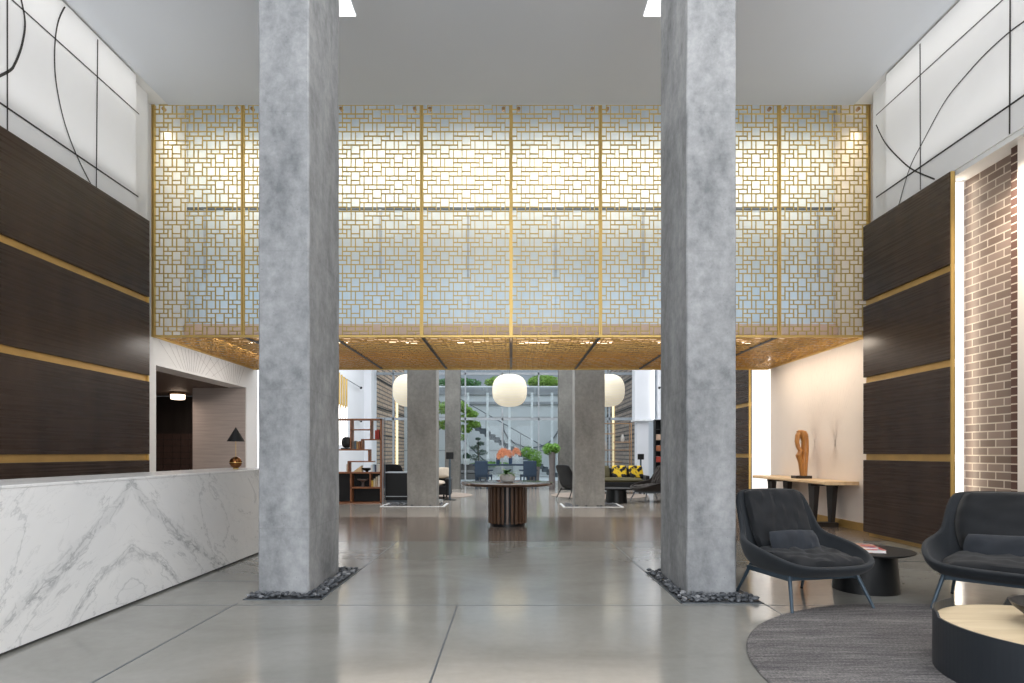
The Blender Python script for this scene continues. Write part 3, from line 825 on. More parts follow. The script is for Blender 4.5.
# right body and left folding strand
def strand(pts, name):
    n_ = 14; vs = []; fs = []; m_ = 40
    for i in range(m_ + 1):
        u = i / m_ * (len(pts) - 1); a = min(int(u), len(pts) - 2); t = u - a; t = t * t * (3 - 2 * t) * .5 + t * .5
        p = [lerp(pts[a][q], pts[a + 1][q], t) for q in range(5)]
        for k in range(n_):
            q = 2 * PI * k / n_; vs.append((p[0] + p[3] * math.cos(q), p[1] + p[4] * math.sin(q), p[2]))
    for i in range(m_):
        for k in range(n_):
            k2 = (k + 1) % n_; fs.append((i * n_ + k, i * n_ + k2, (i + 1) * n_ + k2, (i + 1) * n_ + k))
    fs.append(tuple(range(n_ - 1, -1, -1))); fs.append(tuple(m_ * n_ + k for k in range(n_)))
    return MB().add(vs, fs).build(name, M['carved'], sp, smooth=True)
strand([(.045, 0, .05, .05, .06), (.04, 0, .25, .065, .07), (.055, 0, .5, .065, .08), (.06, 0, .68, .06, .08), (.03, 0, .80, .08, .08), (-.01, 0, .865, .09, .07), (-.02, 0, .885, .04, .03)], 'body')
strand([(.0, 0, .05, .03, .05), (-.02, -.01, .28, .045, .06), (-.075, -.03, .42, .05, .06), (-.045, -.05, .50, .045, .05), (-.085, -.03, .58, .035, .05), (-.09, 0, .68, .035, .06), (-.07, 0, .80, .045, .06), (-.03, 0, .865, .05, .05)], 'folded_arm')

# lamp on counter
lp = thing('table_lamp', 'small black cone table lamp with brass ball base on the marble counter', 'lamp', (-3.44, 7.5, 1.05))
MB().lathe([(.03, 0), (.035, .008), (.035, .012)], 24).build('foot', M['brass'], lp, smooth=True)
pr = [(.074 * math.sin(PI * i / 14), .082 - .074 * math.cos(PI * i / 14)) for i in range(15)]
MB().lathe(pr, 28, caps=False).build('ball', plain('dark_bronze_ball', (.22, .09, .03), .15, .9), lp, smooth=True)
MB().lathe([(.076, .079), (.076, .085)], 32).build('ball_band', M['brass'], lp, smooth=True)
MB().tube([(0, 0, .15), (0, 0, .40)], .0035).build('stem', M['brass'], lp)
MB().lathe([(.105, .345), (.004, .52), (.001, .52), (.10, .346)], 40, caps=False).build('lamp_shade', M['black_soft'], lp, smooth=True)
# mail room lamp
cl = thing('ceiling_lamp', 'round frosted flush ceiling lamp in the mail room', 'lamp', (-7.55, 13.6, 2.62))
MB().lathe([(.17, -.05), (.17, 0)], 32).build('canopy', M['soffit'], cl, smooth=True)
MB().lathe([(.10, -.16), (.145, -.15), (.15, -.05)], 32).build('diffuser', M['bulb'], cl, smooth=True)

# ------------------------------------------------------------------ lanterns
for (x, l) in ((-2.89, 'paper globe lantern half hidden by the distant column near the bookcase'), (-.04, 'round cream paper globe lantern hanging above the round table, fully visible'), (2.76, 'paper globe lantern half hidden by the distant column near the black side table')):
    t = thing('paper_lantern', l, 'lantern', (x, 17.2, 3.04))
    pr = []
    for i in range(25):
        a = PI * i / 24; c_, s_ = -math.cos(a), math.sin(a)
        r_ = (abs(s_) ** .72) * .495; z = math.copysign(abs(c_) ** .8, c_) * .46
        pr.append((max(r_, .001), z))
    MB().lathe(pr, 40, caps=False).build('shade', M['lantern'], t, smooth=True)
    MB().tube([(0, 0, .46), (0, 0, 2.9)], .006).build('cord', M['steel_dark'], t)

# ------------------------------------------------------------------ walnut bookcase
BD = 14.9
bc = thing('bookcase', 'open walnut room-divider bookcase beside the distant concrete column', 'bookcase', (0, 0, 0))
def bx(px0, px1, py0, py1, name='shelf', mat='walnut_shelf', dep=.27, y=BD, parent=bc):
    a = at(px0, py1, y); b = at(px1, py0, y)
    return box(a.x, b.x, y, y + dep, max(0, a.z), b.z).build(name, M[mat], parent)
bx(298, 381.5, 418.6, 420.2); bx(350, 371, 429, 430.2); bx(361, 381, 439, 440.2); bx(298, 369, 449.2, 450.5)
bx(348, 373, 461, 462.2); bx(298, 381, 472, 473.5); bx(350, 381, 487, 488.5); bx(298, 381, 502.2, 503.6)
for a in ((350, 351.2, 420, 449.5), (370, 371.1, 420, 440), (361, 362, 439, 449.5), (368, 369, 449.5, 461.5), (347.5, 348.6, 461, 472), (350, 351.5, 473, 503), (369.5, 370.6, 473, 487.5), (380, 381.5, 419, 503), (298, 299.5, 419, 503), (320, 321, 419, 503)):
    bx(*a, name='divider')
bx(300, 380.5, 473.2, 503, 'back_panel', 'black_soft', .02, BD + .25)
for xx in (382.4, 384.4): bx(xx, xx + .7, 418, 503.5, 'metal_post', 'steel' if xx < 384 else 'steel_dark', .03, BD + .05)
# things on the bookcase
def put(name, label, cat, px, py, mb, mat, y=BD + .15, group=None, smooth=True):
    p = at(px, py, BD); o = mb.build(name, M[mat] if isinstance(mat, str) else mat, smooth=smooth); o.location = (p.x, y, p.z); return tag(o, label, cat, group)
dv = thing('disc_vase', 'black rounded disc vase on a flat stand in the walnut bookcase', 'vase', (at(345, 449.2, BD).x, BD + .15, at(345, 449.2, BD).z))
box(-.13, .13, -.06, .06, 0, .03).build('stand', M['black'], dv)
pr = [(.13 * math.sin(PI * i / 12) ** .7, .17 - .14 * math.cos(PI * i / 12)) for i in range(13)]
MB().lathe([(max(r, .001), z) for r, z in pr], 24, sy=.5, caps=False).build('vessel', M['black'], dv, smooth=True)
def books(pxs, pybase, hs, cols, where, group):
    for i, (px, h, c_) in enumerate(zip(pxs, hs, cols)):
        p = at(px, pybase, BD)
        t = thing('book', '%s standing %s' % (c_[0], where), 'book', (p.x, BD + .14, p.z), 0, group)
        w_ = .021
        box(-w_, w_, -.08, .08, 0, h).build('cover', plain('book_cloth', c_[1], .7), t)
        box(-w_ + .004, w_ - .004, -.075, .083, .004, h + .001).build('pages', M['page'], t)
books((352.5, 354.6, 356.7, 358.8), 449.2, (.20, .21, .19, .2), (('grey-brown book', (.25, .2, .17)), ('slate blue book', (.12, .16, .2)), ('ochre book', (.5, .3, .12)), ('rust brown book', (.35, .15, .07))), 'on the middle shelf beside the disc vase', 'books on the middle shelf')
books((375.2, 377.5), 439, (.22, .24), (('shorter red book', (.45, .05, .03)), ('taller red book', (.38, .04, .03))), 'on the upper right shelf', 'red books')
books((371, 372.9, 374.8, 376.7, 378.6), 472, (.17, .19, .18, .2, .19), (('white book', (.75, .75, .75)), ('pale blue book', (.45, .55, .65)), ('dark navy book', (.06, .08, .14)), ('light grey book', (.6, .6, .6)), ('tall ivory book', (.75, .7, .6))), 'on the long waist-high shelf', 'books on the waist-high shelf')
books((371.6, 373.8, 376, 378.3), 487, (.16, .2, .25, .28), (('yellow book', (.75, .5, .1)), ('cream book', (.7, .62, .45)), ('tan book', (.5, .4, .28)), ('tall white book', (.75, .73, .68))), 'in the lower right cubby', 'books in the lower cubby')
put('bowl', 'shallow dark bowl on the long waist-high shelf of the bookcase', 'bowl', 365.5, 472, MB().lathe([(.03, 0), (.04, .02), (.1, .05), (.14, .1), (.13, .1), (.0, .04)], 28, caps=False), 'black')
put('pedestal_bowl', 'brown pedestal bowl in the lower cubby of the bookcase', 'bowl', 361.5, 487, MB().lathe([(.06, 0), (.04, .02), (.03, .1), (.06, .14), (.14, .17), (.14, .2), (.12, .19), (.0, .16)], 28, caps=False), plain('brown_clay', (.12, .09, .08), .7))
put('candle', 'cream pillar candle on the long waist-high shelf of the bookcase', 'candle', 346, 472, MB().lathe([(.032, 0), (.032, .19), (.028, .195), (.003, .19)], 20), 'candle')
put('wooden_wedge', 'folded tan paper wedge on the long waist-high shelf', 'ornament', 357, 472, MB().add([(-.12, -.08, 0), (.1, -.08, 0), (.1, .08, 0), (-.12, .08, 0), (.09, -.08, .16), (.09, .08, .16)], [(0, 1, 4), (3, 5, 2), (0, 4, 5, 3), (1, 2, 5, 4), (0, 3, 2, 1)]), 'oak', smooth=False)

# black credenza and chair back behind it
cr = thing('credenza', 'low black cabinet between the bookcase and the distant column', 'cabinet', (-2.86, 15.2, 0))
box(-.33, .40, 0, .45, .05, .74).build('body', M['black'], cr, bevel=.006)
box(-.34, .41, -.01, .46, .74, .765).build('top', M['steel'], cr)
box(-.30, .37, .02, .40, 0, .05).build('plinth', M['steel_dark'], cr)
box(-.31, .38, -.012, 0, .14, .16).build('kick_strip', M['steel'], cr)
lounge('lounge_chair', 'black leather lounge chair back showing over the low black cabinet', 'armchair', (-3.40, 17.3, .012), R(180), 1.0, ('leather_black', 'leather_black', 'leather_black', 'black'), False)
def sofa(label, loc, rz, w, mb_, mc, name='sofa'):
    t = thing(name, label, 'sofa', loc, rz)
    box(-w / 2, w / 2, -.40, .40, .12, .36).build('base', M[mb_], t, bevel=.02)
    o = box(-w / 2 + .02, w / 2 - .02, .25, .42, .3, .78).build('backrest', M[mb_], t, bevel=.03)
    for s in (-1, 1): box(s * w / 2 - .06, s * w / 2 + .06, -.42, .40, .10, .56).build('arm', M[mb_], t, bevel=.03)
    p = pad(w - .14, .66, .16, seed=4).build('seat_cushion', M[mc], t, smooth=True); p.location = (0, -.06, .42)
    for sx_ in (-1, 1):
        for sy_ in (-.34, .34): box(sx_ * (w / 2 - .1) - .02, sx_ * (w / 2 - .1) + .02, sy_ - .02, sy_ + .02, 0, .12).build('leg', M['black'], t)
    return t
sofa('black sofa with cream seat cushion partly behind the distant column', (-2.32, 16.6, 0), R(0), 1.2, 'leather_black', 'cream_fabric')
p = pad(.5, .32, .16, seed=9).build('throw_pillow', M['cream_fabric'], smooth=True); p.location = (-1.95, 16.72, .70); p.rotation_euler = (R(65), 0, R(10)); tag(p, 'cream throw pillow on the black sofa near the black stand', 'pillow')

def stand(label, x, y, hz):
    t = thing('sign_stand', label, 'stand', (x, y, 0))
    box(-.16, .16, -.12, .12, 0, .015).build('base_plate', M['black'], t)
    box(-.025, .025, -.015, .015, .015, hz).build('pole', M['navy_metal'], t)
    box(-.10, .10, -.03, .0, hz - .16, hz + .02).build('head', M['black'], t)
stand('slim blue-grey floor stand with black head beside the cream-cushioned sofa', -1.62, 15.9, 1.25)
stand('slim floor stand with black head against the white pillar near the patterned pillows', 4.15, 19.2, 1.2)
for (x, l) in ((-2.55, 'round beige rug under the cream-cushioned sofa area'), (2.6, 'round beige rug under the brown lounge chairs')):
    o = MB().lathe([(1.40, 0), (1.42, .006), (1.40, .012), (0, .012)], 80, caps=False).build('round_rug', M['rug_far']); o.location = (x, 17.7, .001); tag(o, l, 'rug')

# right lounge group
lounge('lounge_chair', 'dark shell lounge chair seen from behind next to the distant column', 'armchair', (1.74, 16.3, .012), R(120), 1.0, ('leather_black', 'leather_black', 'leather_black', 'black'), False)
lounge('lounge_chair', 'dark brown leather lounge chair in profile beside the lounge side table', 'armchair', (3.60, 15.5, 0), R(-70), 1.0, ('leather', 'leather', 'leather', 'steel_dark'), False)
side_table('small round black side table in the rear lounge beside the distant column', (2.66, 15.15, 0))
sofa('long dark olive sofa in the rear lounge behind the brown leather chair', (3.15, 18.6, 0), 0, 2.0, 'leather_black', 'olive_fabric')
def pat():
    m = N('yellow_black_pattern'); v = m.n('ShaderNodeTexVoronoi'); v.inputs['Scale'].default_value = 11; m.l(m.pos(), v.inputs['Vector'])
    h = m.n('ShaderNodeSeparateColor'); m.l(v.outputs['Color'], h.inputs[0]); r = m.ramp(h.outputs[0], [(0, (.75, .5, .02)), (.48, (.75, .5, .02)), (.5, (.012, .012, .015)), (1, (.02, .02, .02))]); m.base(r); m.set(.8); return m.m
M['pat'] = pat()
for (x, r_, l, mt) in ((3.36, -8, 'yellow and black patterned pillow on the olive sofa, beside the olive pillow', 'pat'), (3.88, 10, 'yellow and black patterned pillow at the pillar end of the olive sofa', 'pat'), (2.84, 4, 'plain olive pillow on the dark olive sofa', 'olive_fabric')):
    p = pad(.46, .44, .16, seed=x).build('throw_pillow', M[mt], smooth=True); p.location = (x, 18.62, .66); p.rotation_euler = (R(68), 0, R(r_)); tag(p, l, 'pillow')
et = thing('metal_etagere', 'thin bronze open shelving unit behind the olive sofa', 'shelf', (3.55, 20.3, 0))
for x in (-.62, -.05, .52):
    for y in (0, .3): box(x - .012, x + .012, y - .012, y + .012, 0, 2.25).build('post', M['soffit'], et)
for (a, b, z) in ((-.62, .52, 2.25), (-.62, -.05, 1.9), (-.05, .52, 1.62), (-.62, .52, 1.35), (-.62, .2, .95), (-.62, .52, .55)):
    box(a, b, -.01, .31, z - .012, z + .012).build('shelf', M['soffit'], et)
for x, z, h, l in ((-.35, 1.362, .3, 'pale vase on the upper metal shelf behind the olive sofa'), (.25, 1.632, .26, 'pale vase on the top right metal shelf behind the olive sofa')):
    o = MB().lathe([(.04, 0), (.07, .06), (.06, h * .7), (.03, h * .85), (.04, h)], 20).build('vase', M['ceramic'], smooth=True); o.location = (3.55 + x, 20.45, z); tag(o, l, 'vase')

# ------------------------------------------------------------------ rear glazed wall + pillars
def window(nm, x0, x1, z0, z1):
    pass
fr = thing('window_1', 'tall glazed curtain wall at the back of the lounge', 'window', (0, 25, 0)); fr['kind'] = 'structure'
for x in (-5.75, -4.9, -3.4, -1.9, -.36, 1.15, 2.7, 4.1, 5.3):
    box(x - .03, x + .03, -.06, .06, 0, 6.3).build('mullion', M['steel'], fr)
for z, h in ((.05, .05), (2.67, .055), (4.55, .05), (6.2, .06)):
    box(-5.8, 5.4, -.06, .06, z - h, z + h).build('transom', M['steel'], fr)
box(-5.8, 5.4, -.005, .005, 0, 6.3).build('pane', M['glass'], fr)
struct('wall_pillar_left', MB().box(-5.72, -5.33, 22.9, 23.4, 0, 6.3).box(-6.2, -5.6, 22.9, 25, 0, 6.3), M['white_cool'])
struct('wall_pillar_right', MB().box(4.72, 5.45, 22.9, 23.4, 2.52, 6.3).box(4.80, 5.25, 22.9, 23.3, 0, 2.52), M['white_cool'])
struct('trim_7', box(4.68, 5.6, 22.7, 23.4, 2.46, 2.52), M['steel_light'])
o = box(5.38, 5.46, 22.8, 22.88, 2.55, 6.2).build('light_strip', M['led_white']); tag(o, 'warm vertical light strip beside the white pillar at the back right', 'light')
sv = thing('wall_shelf', 'tall dark shelf niche of books beside the white pillar', 'shelf', (5.22, 21.6, 0))
MB().box(-.02, 0.24, .3, .32, 0, 2.45).box(-.02, 0, 0, .3, 0, 2.45).box(.22, .24, 0, .3, 0, 2.45).build('carcass', M['black_soft'], sv)
for z in (.5, .9, 1.3, 1.7, 2.1, 2.43): box(0, .22, 0, .3, z, z + .02).build('shelf', M['black_soft'], sv)
for z, cc, nm in ((1.32, (.35, .12, .05), 'rust'), (1.72, (.6, .42, .3), 'tan'), (.92, (.4, .05, .03), 'red')):
    t = thing('book_bundle', 'x', 'book', (5.24, 21.65, z)); t['label'] = '%s coloured book in the tall dark shelf niche' % nm; t.name = 'book'
    box(0, .16, 0, .2, 0, .2).build('cover', plain('cloth_' + nm, cc, .7), t); box(.01, .15, .01, .19, .2, .204).build('pages', M['page'], t)
struct('ceiling_lounge', box(-9, 9, 13.15, 25.1, 6.3, 6.4), M['white'])

# brass tube wall light and rods on the left rear wall
wl = thing('tube_light', 'cluster of four slim vertical brass and white tubes on the left rear wall', 'light', (-5.33, 18.6, 0))
for k in range(4):
    y = k * .28
    MB().tube([(0, y, 2.75), (0, y, 3.74 - .03 * k)], .032, 12).build('brass_tube', M['brass'], wl, smooth=True)
    MB().tube([(0, y, 1.5), (0, y, 2.75)], .024, 12).build('light_tube', M['led_white'], wl, smooth=True)
box(-.22, 0, -.05, .9, 2.70, 2.78).build('mounting_bar', M['brass'], wl)
def rod(label, x, y, z, dx, dy, dz):
    t = thing('wall_rod', label, 'rod', (x, y, z))
    MB().tube([(0, 0, 0), (dx, dy, dz)], .014).build('rod', M['steel_dark'], t)
    MB().lathe([(.001, -.05), (.04, -.03), (.045, 0), (.04, .03), (.001, .05)], 12, caps=False).build('knob', M['black'], t, smooth=True)
rod('upper thin black rod with round knob on the left rear wall', -5.5, 22.0, 3.64, .0, -2.4, .10)
rod('lower thin black knob and rod on the left rear wall', -5.5, 22.0, 2.42, 0, -.5, 0)
rod('thin black rod with round knob on the right rear wall', 5.44, 22.0, 3.64, .0, -2.4, .10)

# far dining table with orchids, chairs
dt = thing('dining_table', 'long navy dining table near the rear windows', 'table', (-.15, 22.4, 0))
box(-1.25, .95, -.45, .45, .78, .84).build('tabletop', M['navy'], dt, bevel=.008)
for x in (-1.1, .8):
    for y in (-.38, .38): box(x - .035, x + .035, y - .035, y + .035, 0, .78).build('leg', M['navy'], dt)
def dchair(x, y, rz, label):
    t = thing('dining_chair', label, 'chair', (x, y, 0), rz)
    o = box(-.24, .24, -.24, .24, .42, .50).build('seat', M['navy'], t, bevel=.02)
    o = box(-.24, .24, .18, .25, .46, .98).build('backrest', M['navy'], t, bevel=.025)
    for s in (-1, 1):
        box(s * .25 - .03, s * .25 + .03, -.2, .22, .62, .67).build('armrest', M['navy'], t, bevel=.01)
        for yy in (-.2, .2): box(s * .21 - .02, s * .21 + .02, yy - .02, yy + .02, 0, .43).build('leg', M['navy'], t)
    return t
dchair(-.95, 20.9, R(160), 'navy upholstered dining chair at the table end beside the farthest column')
dchair(.60, 21.0, R(195), 'navy upholstered dining chair in front of the green boxwood planter')
M['vase_blue'] = plain('dark_blue_glass', (.05, .09, .16), .15)
for (x, y, z, l, sd) in ((-.48, 22.15, .84, 'coral orchid blooms in a dark blue vase, further from the boxwood planter', 1), (-.02, 22.55, .84, 'taller coral orchid blooms in a dark blue vase, nearer the boxwood planter', 2)):
    t = thing('orchid_vase', l, 'plant', (x, y, z))
    MB().lathe([(.05, 0), (.07, .05), (.075, .2), (.05, .28), (.055, .3)], 20).build('vase', M['vase_blue'], t, smooth=True)
    rr = random.Random(sd)
    for q in range(6):
        a = rr.uniform(0, 6.28); ex, ey = .20 * math.cos(a), .12 * math.sin(a); h = rr.uniform(.32, .54)
        sm = MB().tube([(0, 0, .25), (ex * .4, ey * .4, h * .8), (ex, ey, h), (ex * 1.7, ey * 1.5, h - .05)], .006, 6).build('stem', M['leaf'], t)
        pt = MB()
        for b in range(10):
            u = b / 9; c = Vector((ex * (.5 + 1.3 * u), ey * (.5 + u), h * (.72 + .3 * math.sin(u * 3)) + rr.uniform(-.05, .05)))
            vs_ = [c]; fs_ = []
            for p5 in range(5):
                aa = p5 * 1.257 + u
                i0 = len(vs_)
                vs_ += [c + Vector((.05 * math.cos(aa), -.02, .05 * math.sin(aa))), c + Vector((.085 * math.cos(aa + .35), -.01, .085 * math.sin(aa + .35))), c + Vector((.05 * math.cos(aa + .7), -.02, .05 * math.sin(aa + .7)))]
                fs_.append((0, i0, i0 + 1, i0 + 2))
            pt.add(vs_, fs_)
        pt.build('blossoms', M['petal'], sm)

# ------------------------------------------------------------------ outside
lab(struct('floor_terrace', box(-12, 12, 25, 34, -.12, -.02), M['concrete_out']), 'pale outdoor terrace floor beyond the glass', 'floor')
lab(struct('wall_outdoor', MB().box(-12, 12, 34, 34.5, -.1, 4.6), M['concrete_out']), 'pale outdoor retaining wall', 'wall')
struct('wall_outdoor_band', MB().box(-12, 12, 33.9, 34.05, 4.0, 4.15).box(-12, 12, 33.9, 34.4, 4.55, 4.8).box(-12, 12, 33.97, 34, 3.25, 3.3).box(-12, 12, 33.98, 34, 1.38, 1.42).box(-12, 12, 33.9, 34.0, 4.8, 4.84), M['concrete_out_dark'])
struct('wall_outdoor_upper', MB().box(-14, 14, 40, 40.4, 4.6, 9.0), plain('grey_building', (.42, .44, .47), .8, scale=.4))
struct('wall_outdoor_left', box(-6.6, -6.05, 25.2, 34, 0, 7), M['brick_tan'])
struct('wall_outdoor_right', box(5.45, 6.0, 25.2, 34, 0, 7), M['brick_brown'])
m = MB()
for z in (2.05, 3.3, 4.6): m.box(-6.05, -6.02, 25.4, 33.9, z, z + .06).box(5.42, 5.45, 25.4, 33.9, z, z + .06)
struct('trim_8', m, M['black_soft'])
for (x, l) in ((-6.0, 'warm vertical light strip on the tan outdoor brick wall'), (5.38, 'warm vertical light strip on the brown outdoor brick wall')):
    o = box(x - .03, x + .03, 31.4, 31.75, -.02, 4.2).build('light_strip', M['led_yellow']); tag(o, l, 'light')
for k, px in enumerate((468, 487.5, 509.5, 532, 552)):
    p = at(px, 453, 30); o = MB().box(-.06, .06, -.06, .06, 0, 4.28).box(-.09, .09, -.09, .09, 0, .03).build('steel_post', M['steel_light']); o.location = (p.x, 30, -.02)
    tag(o, 'pale outdoor steel post in the row before the stair', 'post', 'row of outdoor steel posts')
# guard rail on the retaining wall
gr = thing('guard_rail', 'white guard rail along the top of the outdoor retaining wall', 'railing', (0, 33.8, 4.84))
box(-6, 6, -.03, .03, .12, .18).build('rail', M['steel_light'], gr)
for k in range(9): box(-5.4 + k * 1.35 - .02, -5.4 + k * 1.35 + .02, -.02, .02, -.9, .12).build('baluster', M['steel'], gr)
# stair
st = thing('outdoor_stair', 'grey outdoor concrete stair descending across the retaining wall', 'stairs', (0, 31.3, 0))
n = 18
for i in range(n):
    t = i / (n - 1); x = lerp(-2.0, 2.3, t); z = lerp(2.85, .2, t)
    box(x - .15, x + .15, 0, 1.1, z - .06, z).build('tread', M['stair'], st)
    box(x - .14, x + .14, .05, 1.05, z - .26, z - .05).build('riser', M['stair'], st)
MB().add([(-2.3, 0, 2.75), (2.4, 0, -.05), (2.4, .08, -.05), (-2.3, .08, 2.75), (-2.3, 0, 3.0), (2.4, 0, .15), (2.4, .08, .15), (-2.3, .08, 3.0)],
         [(0, 3, 2, 1), (4, 5, 6, 7), (0, 1, 5, 4), (1, 2, 6, 5), (2, 3, 7, 6), (3, 0, 4, 7)]).build('stringer', M['stair'], st)
MB().tube([(-2.7, 0, 4.1), (2.3, 0, 1.25), (2.3, 0, .1)], .022).build('handrail', M['steel_dark'], st)
for i in range(6):
    t = i / 5; x = lerp(-2.2, 2.3, t); box(x - .015, x + .015, -.015, .015, lerp(2.8, .1, t), lerp(3.8, 1.25, t)).build('baluster', M['steel_dark'], st)
ar = MB().tube([at(*p, 33.93) for p in ((503, 424), (504, 431), (508, 438), (515, 443.5), (525, 447), (535, 447.5), (545, 445), (552, 440), (557, 433), (560, 425))], .04, 6).build('wall_arc', M['steel_dark'])
tag(ar, 'dark curved line on the pale outdoor wall', 'wall art')
for (a, b, l) in (((434, 433), (454, 419), 'short dark diagonal rod outside, behind the farthest column'), ((461, 438), (490, 466), 'dark diagonal rod outside beside the conifer')):
    o = MB().tube([at(*a, 33.5), at(*b, 33.5)], .035, 6).build('diagonal_rod', M['steel_dark']); tag(o, l, 'rod')

def foliage(n, rx, ry, rz_, s, seed, c=(0, 0, 0)):
    rr = random.Random(seed); mb = MB()
    for k in range(n):
        while True:
            p = Vector((rr.uniform(-1, 1), rr.uniform(-1, 1), rr.uniform(-1, 1)))
            if .3 < p.length < 1: break
        q = Vector((p.x * rx + c[0], p.y * ry + c[1], p.z * rz_ + c[2]))
        a = Vector((rr.uniform(-1, 1), rr.uniform(-1, 1), rr.uniform(-1, 1))).normalized(); b = a.orthogonal().normalized(); z = s * rr.uniform(.6, 1.3)
        mb.add([q - a * z, q - b * z * .4, q + a * z, q + b * z * .4], [(0, 1, 2, 3)])
    return mb
def hedge(label, x0, x1, y, z0, h, mat, seed, n=900, s=.09):
    t = thing('hedge', label, 'hedge', ((x0 + x1) / 2, y, z0))
    foliage(n, (x1 - x0) / 2, .5, h / 2, s, seed, (0, 0, h / 2)).build('foliage', M[mat], t)
    box(-(x1 - x0) / 2, (x1 - x0) / 2, -.4, .4, -.25, .12).build('planter_trough', M['concrete_out_dark'], t)
hedge('bright hedge on top of the outdoor wall behind the globe lantern', -1.6, 0.9, 35.4, 5.0, .8, 'leaf_yellow', 1, 2200)
hedge('bright hedge on top of the outdoor wall right beside the lantern', .95, 2.9, 35.4, 5.0, .85, 'leaf_yellow', 2, 2200)
hedge('dark hedge on top of the outdoor wall beside the farthest column', -4.6, -1.7, 35.4, 5.0, .7, 'leaf', 3, 1500)
hedge('low clipped hedge outside the window behind the dining table', -1.9, .1, 26.9, .55, .32, 'leaf_bright', 4, 1500, .05)
def tree(label, loc, h, clumps, mat, s, seed, n=260, name='small_tree'):
    t = thing(name, label, 'tree', loc)
    MB().tube([(0, 0, 0), (.04, 0, h * .5), (0, 0, h)], .04, 8, .015).build('trunk', M['bark'], t)
    mb = MB(); br = MB()
    for i, (x, y, z, r_) in enumerate(clumps):
        f = foliage(n, r_, r_ * .8, r_ * .5, s, seed + i, (x, y, z)); mb.add(f.v, f.f)
        br.tube([(0, 0, z - .25), (x * .6, y * .6, z - .05), (x, y, z)], .014, 6, .006)
    br.build('branches', M['bark'], t); mb.build('foliage', M[mat], t)
tree('light green leafy tree outside beside the farthest column', (-2.75, 28.5, 0), 3.9, [(.2, 0, 3.5, .5), (.7, 0, 2.9, .42), (.5, .1, 2.4, .4), (-.5, 0, 3.4, .6), (-.3, 0, 2.6, .5), (1.0, 0, 2.6, .3), (.3, 0, 2.0, .3), (.9, 0, 3.1, .3), (.6, 0, 3.3, .3)], 'leaf_yellow', .08, 20, 520)
tree('dark blue-green conifer outside behind the dining chair', (-1.52, 27.6, 0), 1.95, [(0, 0, 1.9, .12), (.12, 0, 1.68, .2), (-.12, 0, 1.5, .24), (.18, 0, 1.28, .28), (-.2, 0, 1.05, .3), (.15, 0, .85, .32), (-.05, 0, .65, .3)], 'leaf_dark', .045, 40, 160, 'conifer')
def potted(label, loc, pr_, clumps, mat, seed, pm_='pot', sq=False):
    t = thing('potted_shrub', label, 'plant', loc)
    if sq:
        w_, h_ = pr_; MB().add([(-w_ * .8, -w_ * .8, 0), (w_ * .8, -w_ * .8, 0), (w_ * .8, w_ * .8, 0), (-w_ * .8, w_ * .8, 0), (-w_, -w_, h_), (w_, -w_, h_), (w_, w_, h_), (-w_, w_, h_)],
            [(0, 3, 2, 1), (4, 5, 6, 7), (0, 1, 5, 4), (1, 2, 6, 5), (2, 3, 7, 6), (3, 0, 4, 7)]).build('pot', M[pm_], t, bevel=.01)
    else: MB().lathe(pr_, 24).build('pot', M[pm_], t, smooth=True)
    mb = MB()
    for i, (x, y, z, r_) in enumerate(clumps):
        f = foliage(700, r_, r_, r_, .035, seed + i, (x, y, z)); mb.add(f.v, f.f)
    mb.build('foliage', M[mat], t)
potted('bright green boxwood balls in a dark square planter by the dining table', (.84, 23.35, 0), (.28, .72), [(-.20, 0, 1.28, .26), (.08, -.05, 1.1, .30), (.14, 0, .88, .22)], 'leaf_bright', 60, 'pot', True)
potted('leafy green fern in a tall slim grey pot beside the farthest column', (1.38, 20.2, 0), [(.10, 0), (.11, .3), (.09, .8), (.12, 1.28)], [(-.12, 0, 1.38, .2), (.1, 0, 1.4, .18)], 'leaf_bright', 70)
potted('small plant in a round white pot on the outdoor bench by the farthest column', (-1.93, 25.9, .75), [(.12, 0), (.17, .1), (.17, .26)], [(0, 0, .36, .15)], 'leaf_dark', 80, 'white')
os_ = sofa('dark outdoor sofa beyond the glass beside the farthest column', (-1.75, 25.85, 0), 0, 1.5, 'pot', 'pot', 'outdoor_sofa')

# ------------------------------------------------------------------ camera
cam = bpy.data.cameras.new('camera'); co = bpy.data.objects.new('camera', cam); col.objects.link(co)
co.location = (0, 0, 1.25); co.rotation_euler = (R(90), 0, 0)
cam.sensor_width = 36; cam.lens = 600 / 1024 * 36
cam.shift_x = 1 / 1024; cam.shift_y = (453 - 341.5) / 1024
cam.clip_end = 200; sc.camera = co

# ------------------------------------------------------------------ light
wd = bpy.data.worlds.new('world'); sc.world = wd; wd.use_nodes = True
nt = wd.node_tree; bg = nt.nodes['Background']
tc = nt.nodes.new('ShaderNodeTexCoord'); sx_ = nt.nodes.new('ShaderNodeSeparateXYZ'); rp = nt.nodes.new('ShaderNodeValToRGB')
nt.links.new(tc.outputs['Generated'], sx_.inputs[0]); nt.links.new(sx_.outputs['Z'], rp.inputs[0]); nt.links.new(rp.outputs[0], bg.inputs[0])
rp.color_ramp.elements[0].color = (.80, .84, .90, 1); rp.color_ramp.elements[1].color = (.72, .84, 1, 1)
bg.inputs[1].default_value = 1.0
def area(name, loc, rot, sx, sy, e, c=(1, 1, 1), spread=180):
    l = bpy.data.lights.new(name, 'AREA'); l.shape = 'RECTANGLE'; l.size = sx; l.size_y = sy; l.energy = e; l.color = c; l.spread = R(spread)
    o = bpy.data.objects.new(name, l); col.objects.link(o); o.location = loc; o.rotation_euler = [R(a) for a in rot]; return o
area('front_fill_light', (0, -3.5, 3.4), (80, 0, 0), 9, 5.5, 420, (.93, .96, 1))  # added fill behind the camera, in place of an unseen glazed front
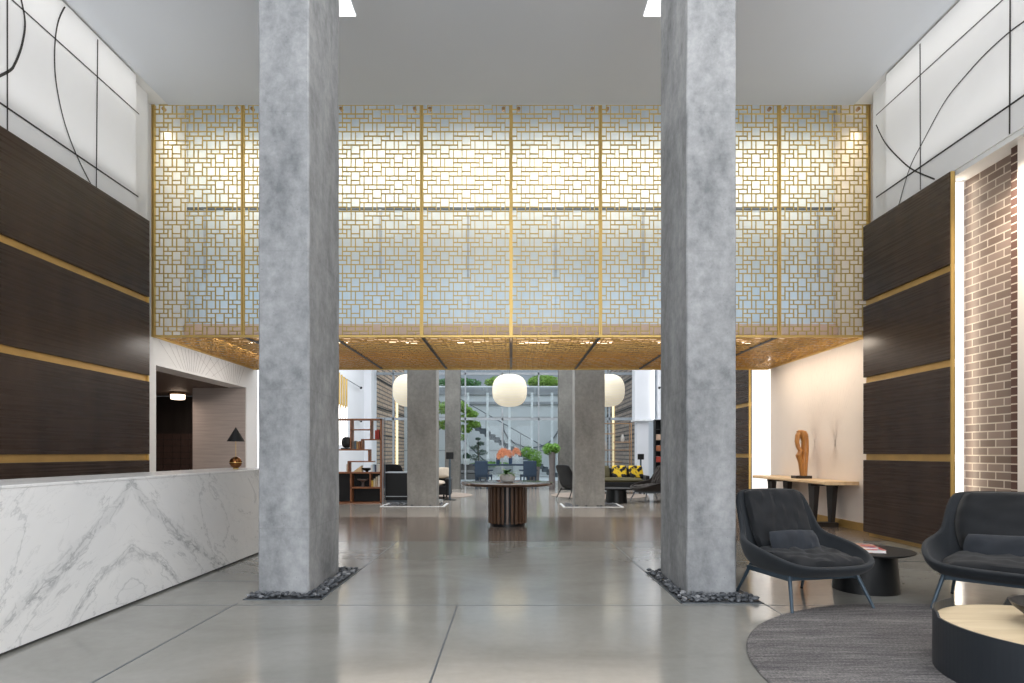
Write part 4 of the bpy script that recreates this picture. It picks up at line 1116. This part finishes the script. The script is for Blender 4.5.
area('bounce_fill_light', (0, -1.6, .6), (150, 0, 0), 8, 3, 130, (1, .98, .95))  # added up-facing lamp near the floor, lifts the ceiling
for x, s in ((-4.9, 1), (4.9, -1)):
    area('mural_wash_light', (x, 4.8, 6.55), (0, s * 28, 0), .25, 8.2, 17, (1, .98, .95))
for i in range(8):
    area('screen_spot', (X0 + PW * (i + .5), 9.75, 6.5), (38, 0, 0), 1.3, .12, 11, (1, .87, .62))
area('screen_band_fill', (0, 9.62, 5.65), (90, 0, 0), 10.6, .5, 22, (1, .93, .80), 120)  # added strip hidden behind the lattice, makes the bright band on the frosted glass
area('screen_fill_light', (0, 9.62, 3.9), (90, 0, 0), 10.6, 1.0, 17, (.45, .74, 1), 120)
area('soffit_light', (0, 11.0, 3.26), (180, 0, 0), 10.4, .6, 40, (1, .88, .68))
area('downlight_wash', (0, 11.0, 3.02), (0, 0, 0), 9, 1.2, 70, (1, .92, .82))
area('lounge_fill_light', (0, 18, 6.2), (0, 0, 0), 9, 8, 800, (.96, .98, 1))  # added fill above the view, brightens the dark rear lounge
area('terrace_sky_fill', (0, 30, 8.8), (0, 0, 0), 10, 7, 420, (.92, .96, 1))  # added overhead lamp in place of open-sky light on the terrace
area('console_wash', (4.9, 10.9, 3.02), (0, -22, 0), .2, 3, 30, (1, .86, .70))
area('mail_room_light', (-7.5, 12.5, 2.4), (0, 0, 0), 1.2, 1.2, 26, (1, .8, .65))
area('counter_wash', (-4.6, 10.8, 3.02), (0, 30, 0), .3, 2.6, 18, (1, .95, .9))
area('brick_wash', (5.50, 7.38, 2.5), (90, 0, 180), .07, 4.2, 7, (1, .84, .62))
area('brick_front_wash', (5.0, 5.8, 4.35), (0, -28, 0), .3, 2.0, 46, (1, .90, .76), 110)
area('seating_light', (2.5, 2.2, 6.3), (0, 0, 0), 3, 3, 90, (1, .96, .9))
for x, s_ in ((-5.0, 1), (5.0, -1)):
    area('ceiling_fill_uplight', (x, 4.6, 4.85), (180, s_ * 20, 0), .15, 8.5, 26, (1, .99, .97))  # added unseen uplights along both walls, brighten ceiling and murals
area('hall_light', (0, 3.5, 6.6), (0, 0, 0), 3.2, 5, 120, (1, .98, .95))

sc.view_settings.view_transform = 'Standard'
sc.view_settings.look = 'None'
sc.view_settings.exposure = 0
sc.cycles.use_denoising = True
sc.cycles.max_bounces = 8
sc.cycles.sample_clamp_indirect = 6
sc.cycles.caustics_reflective = False
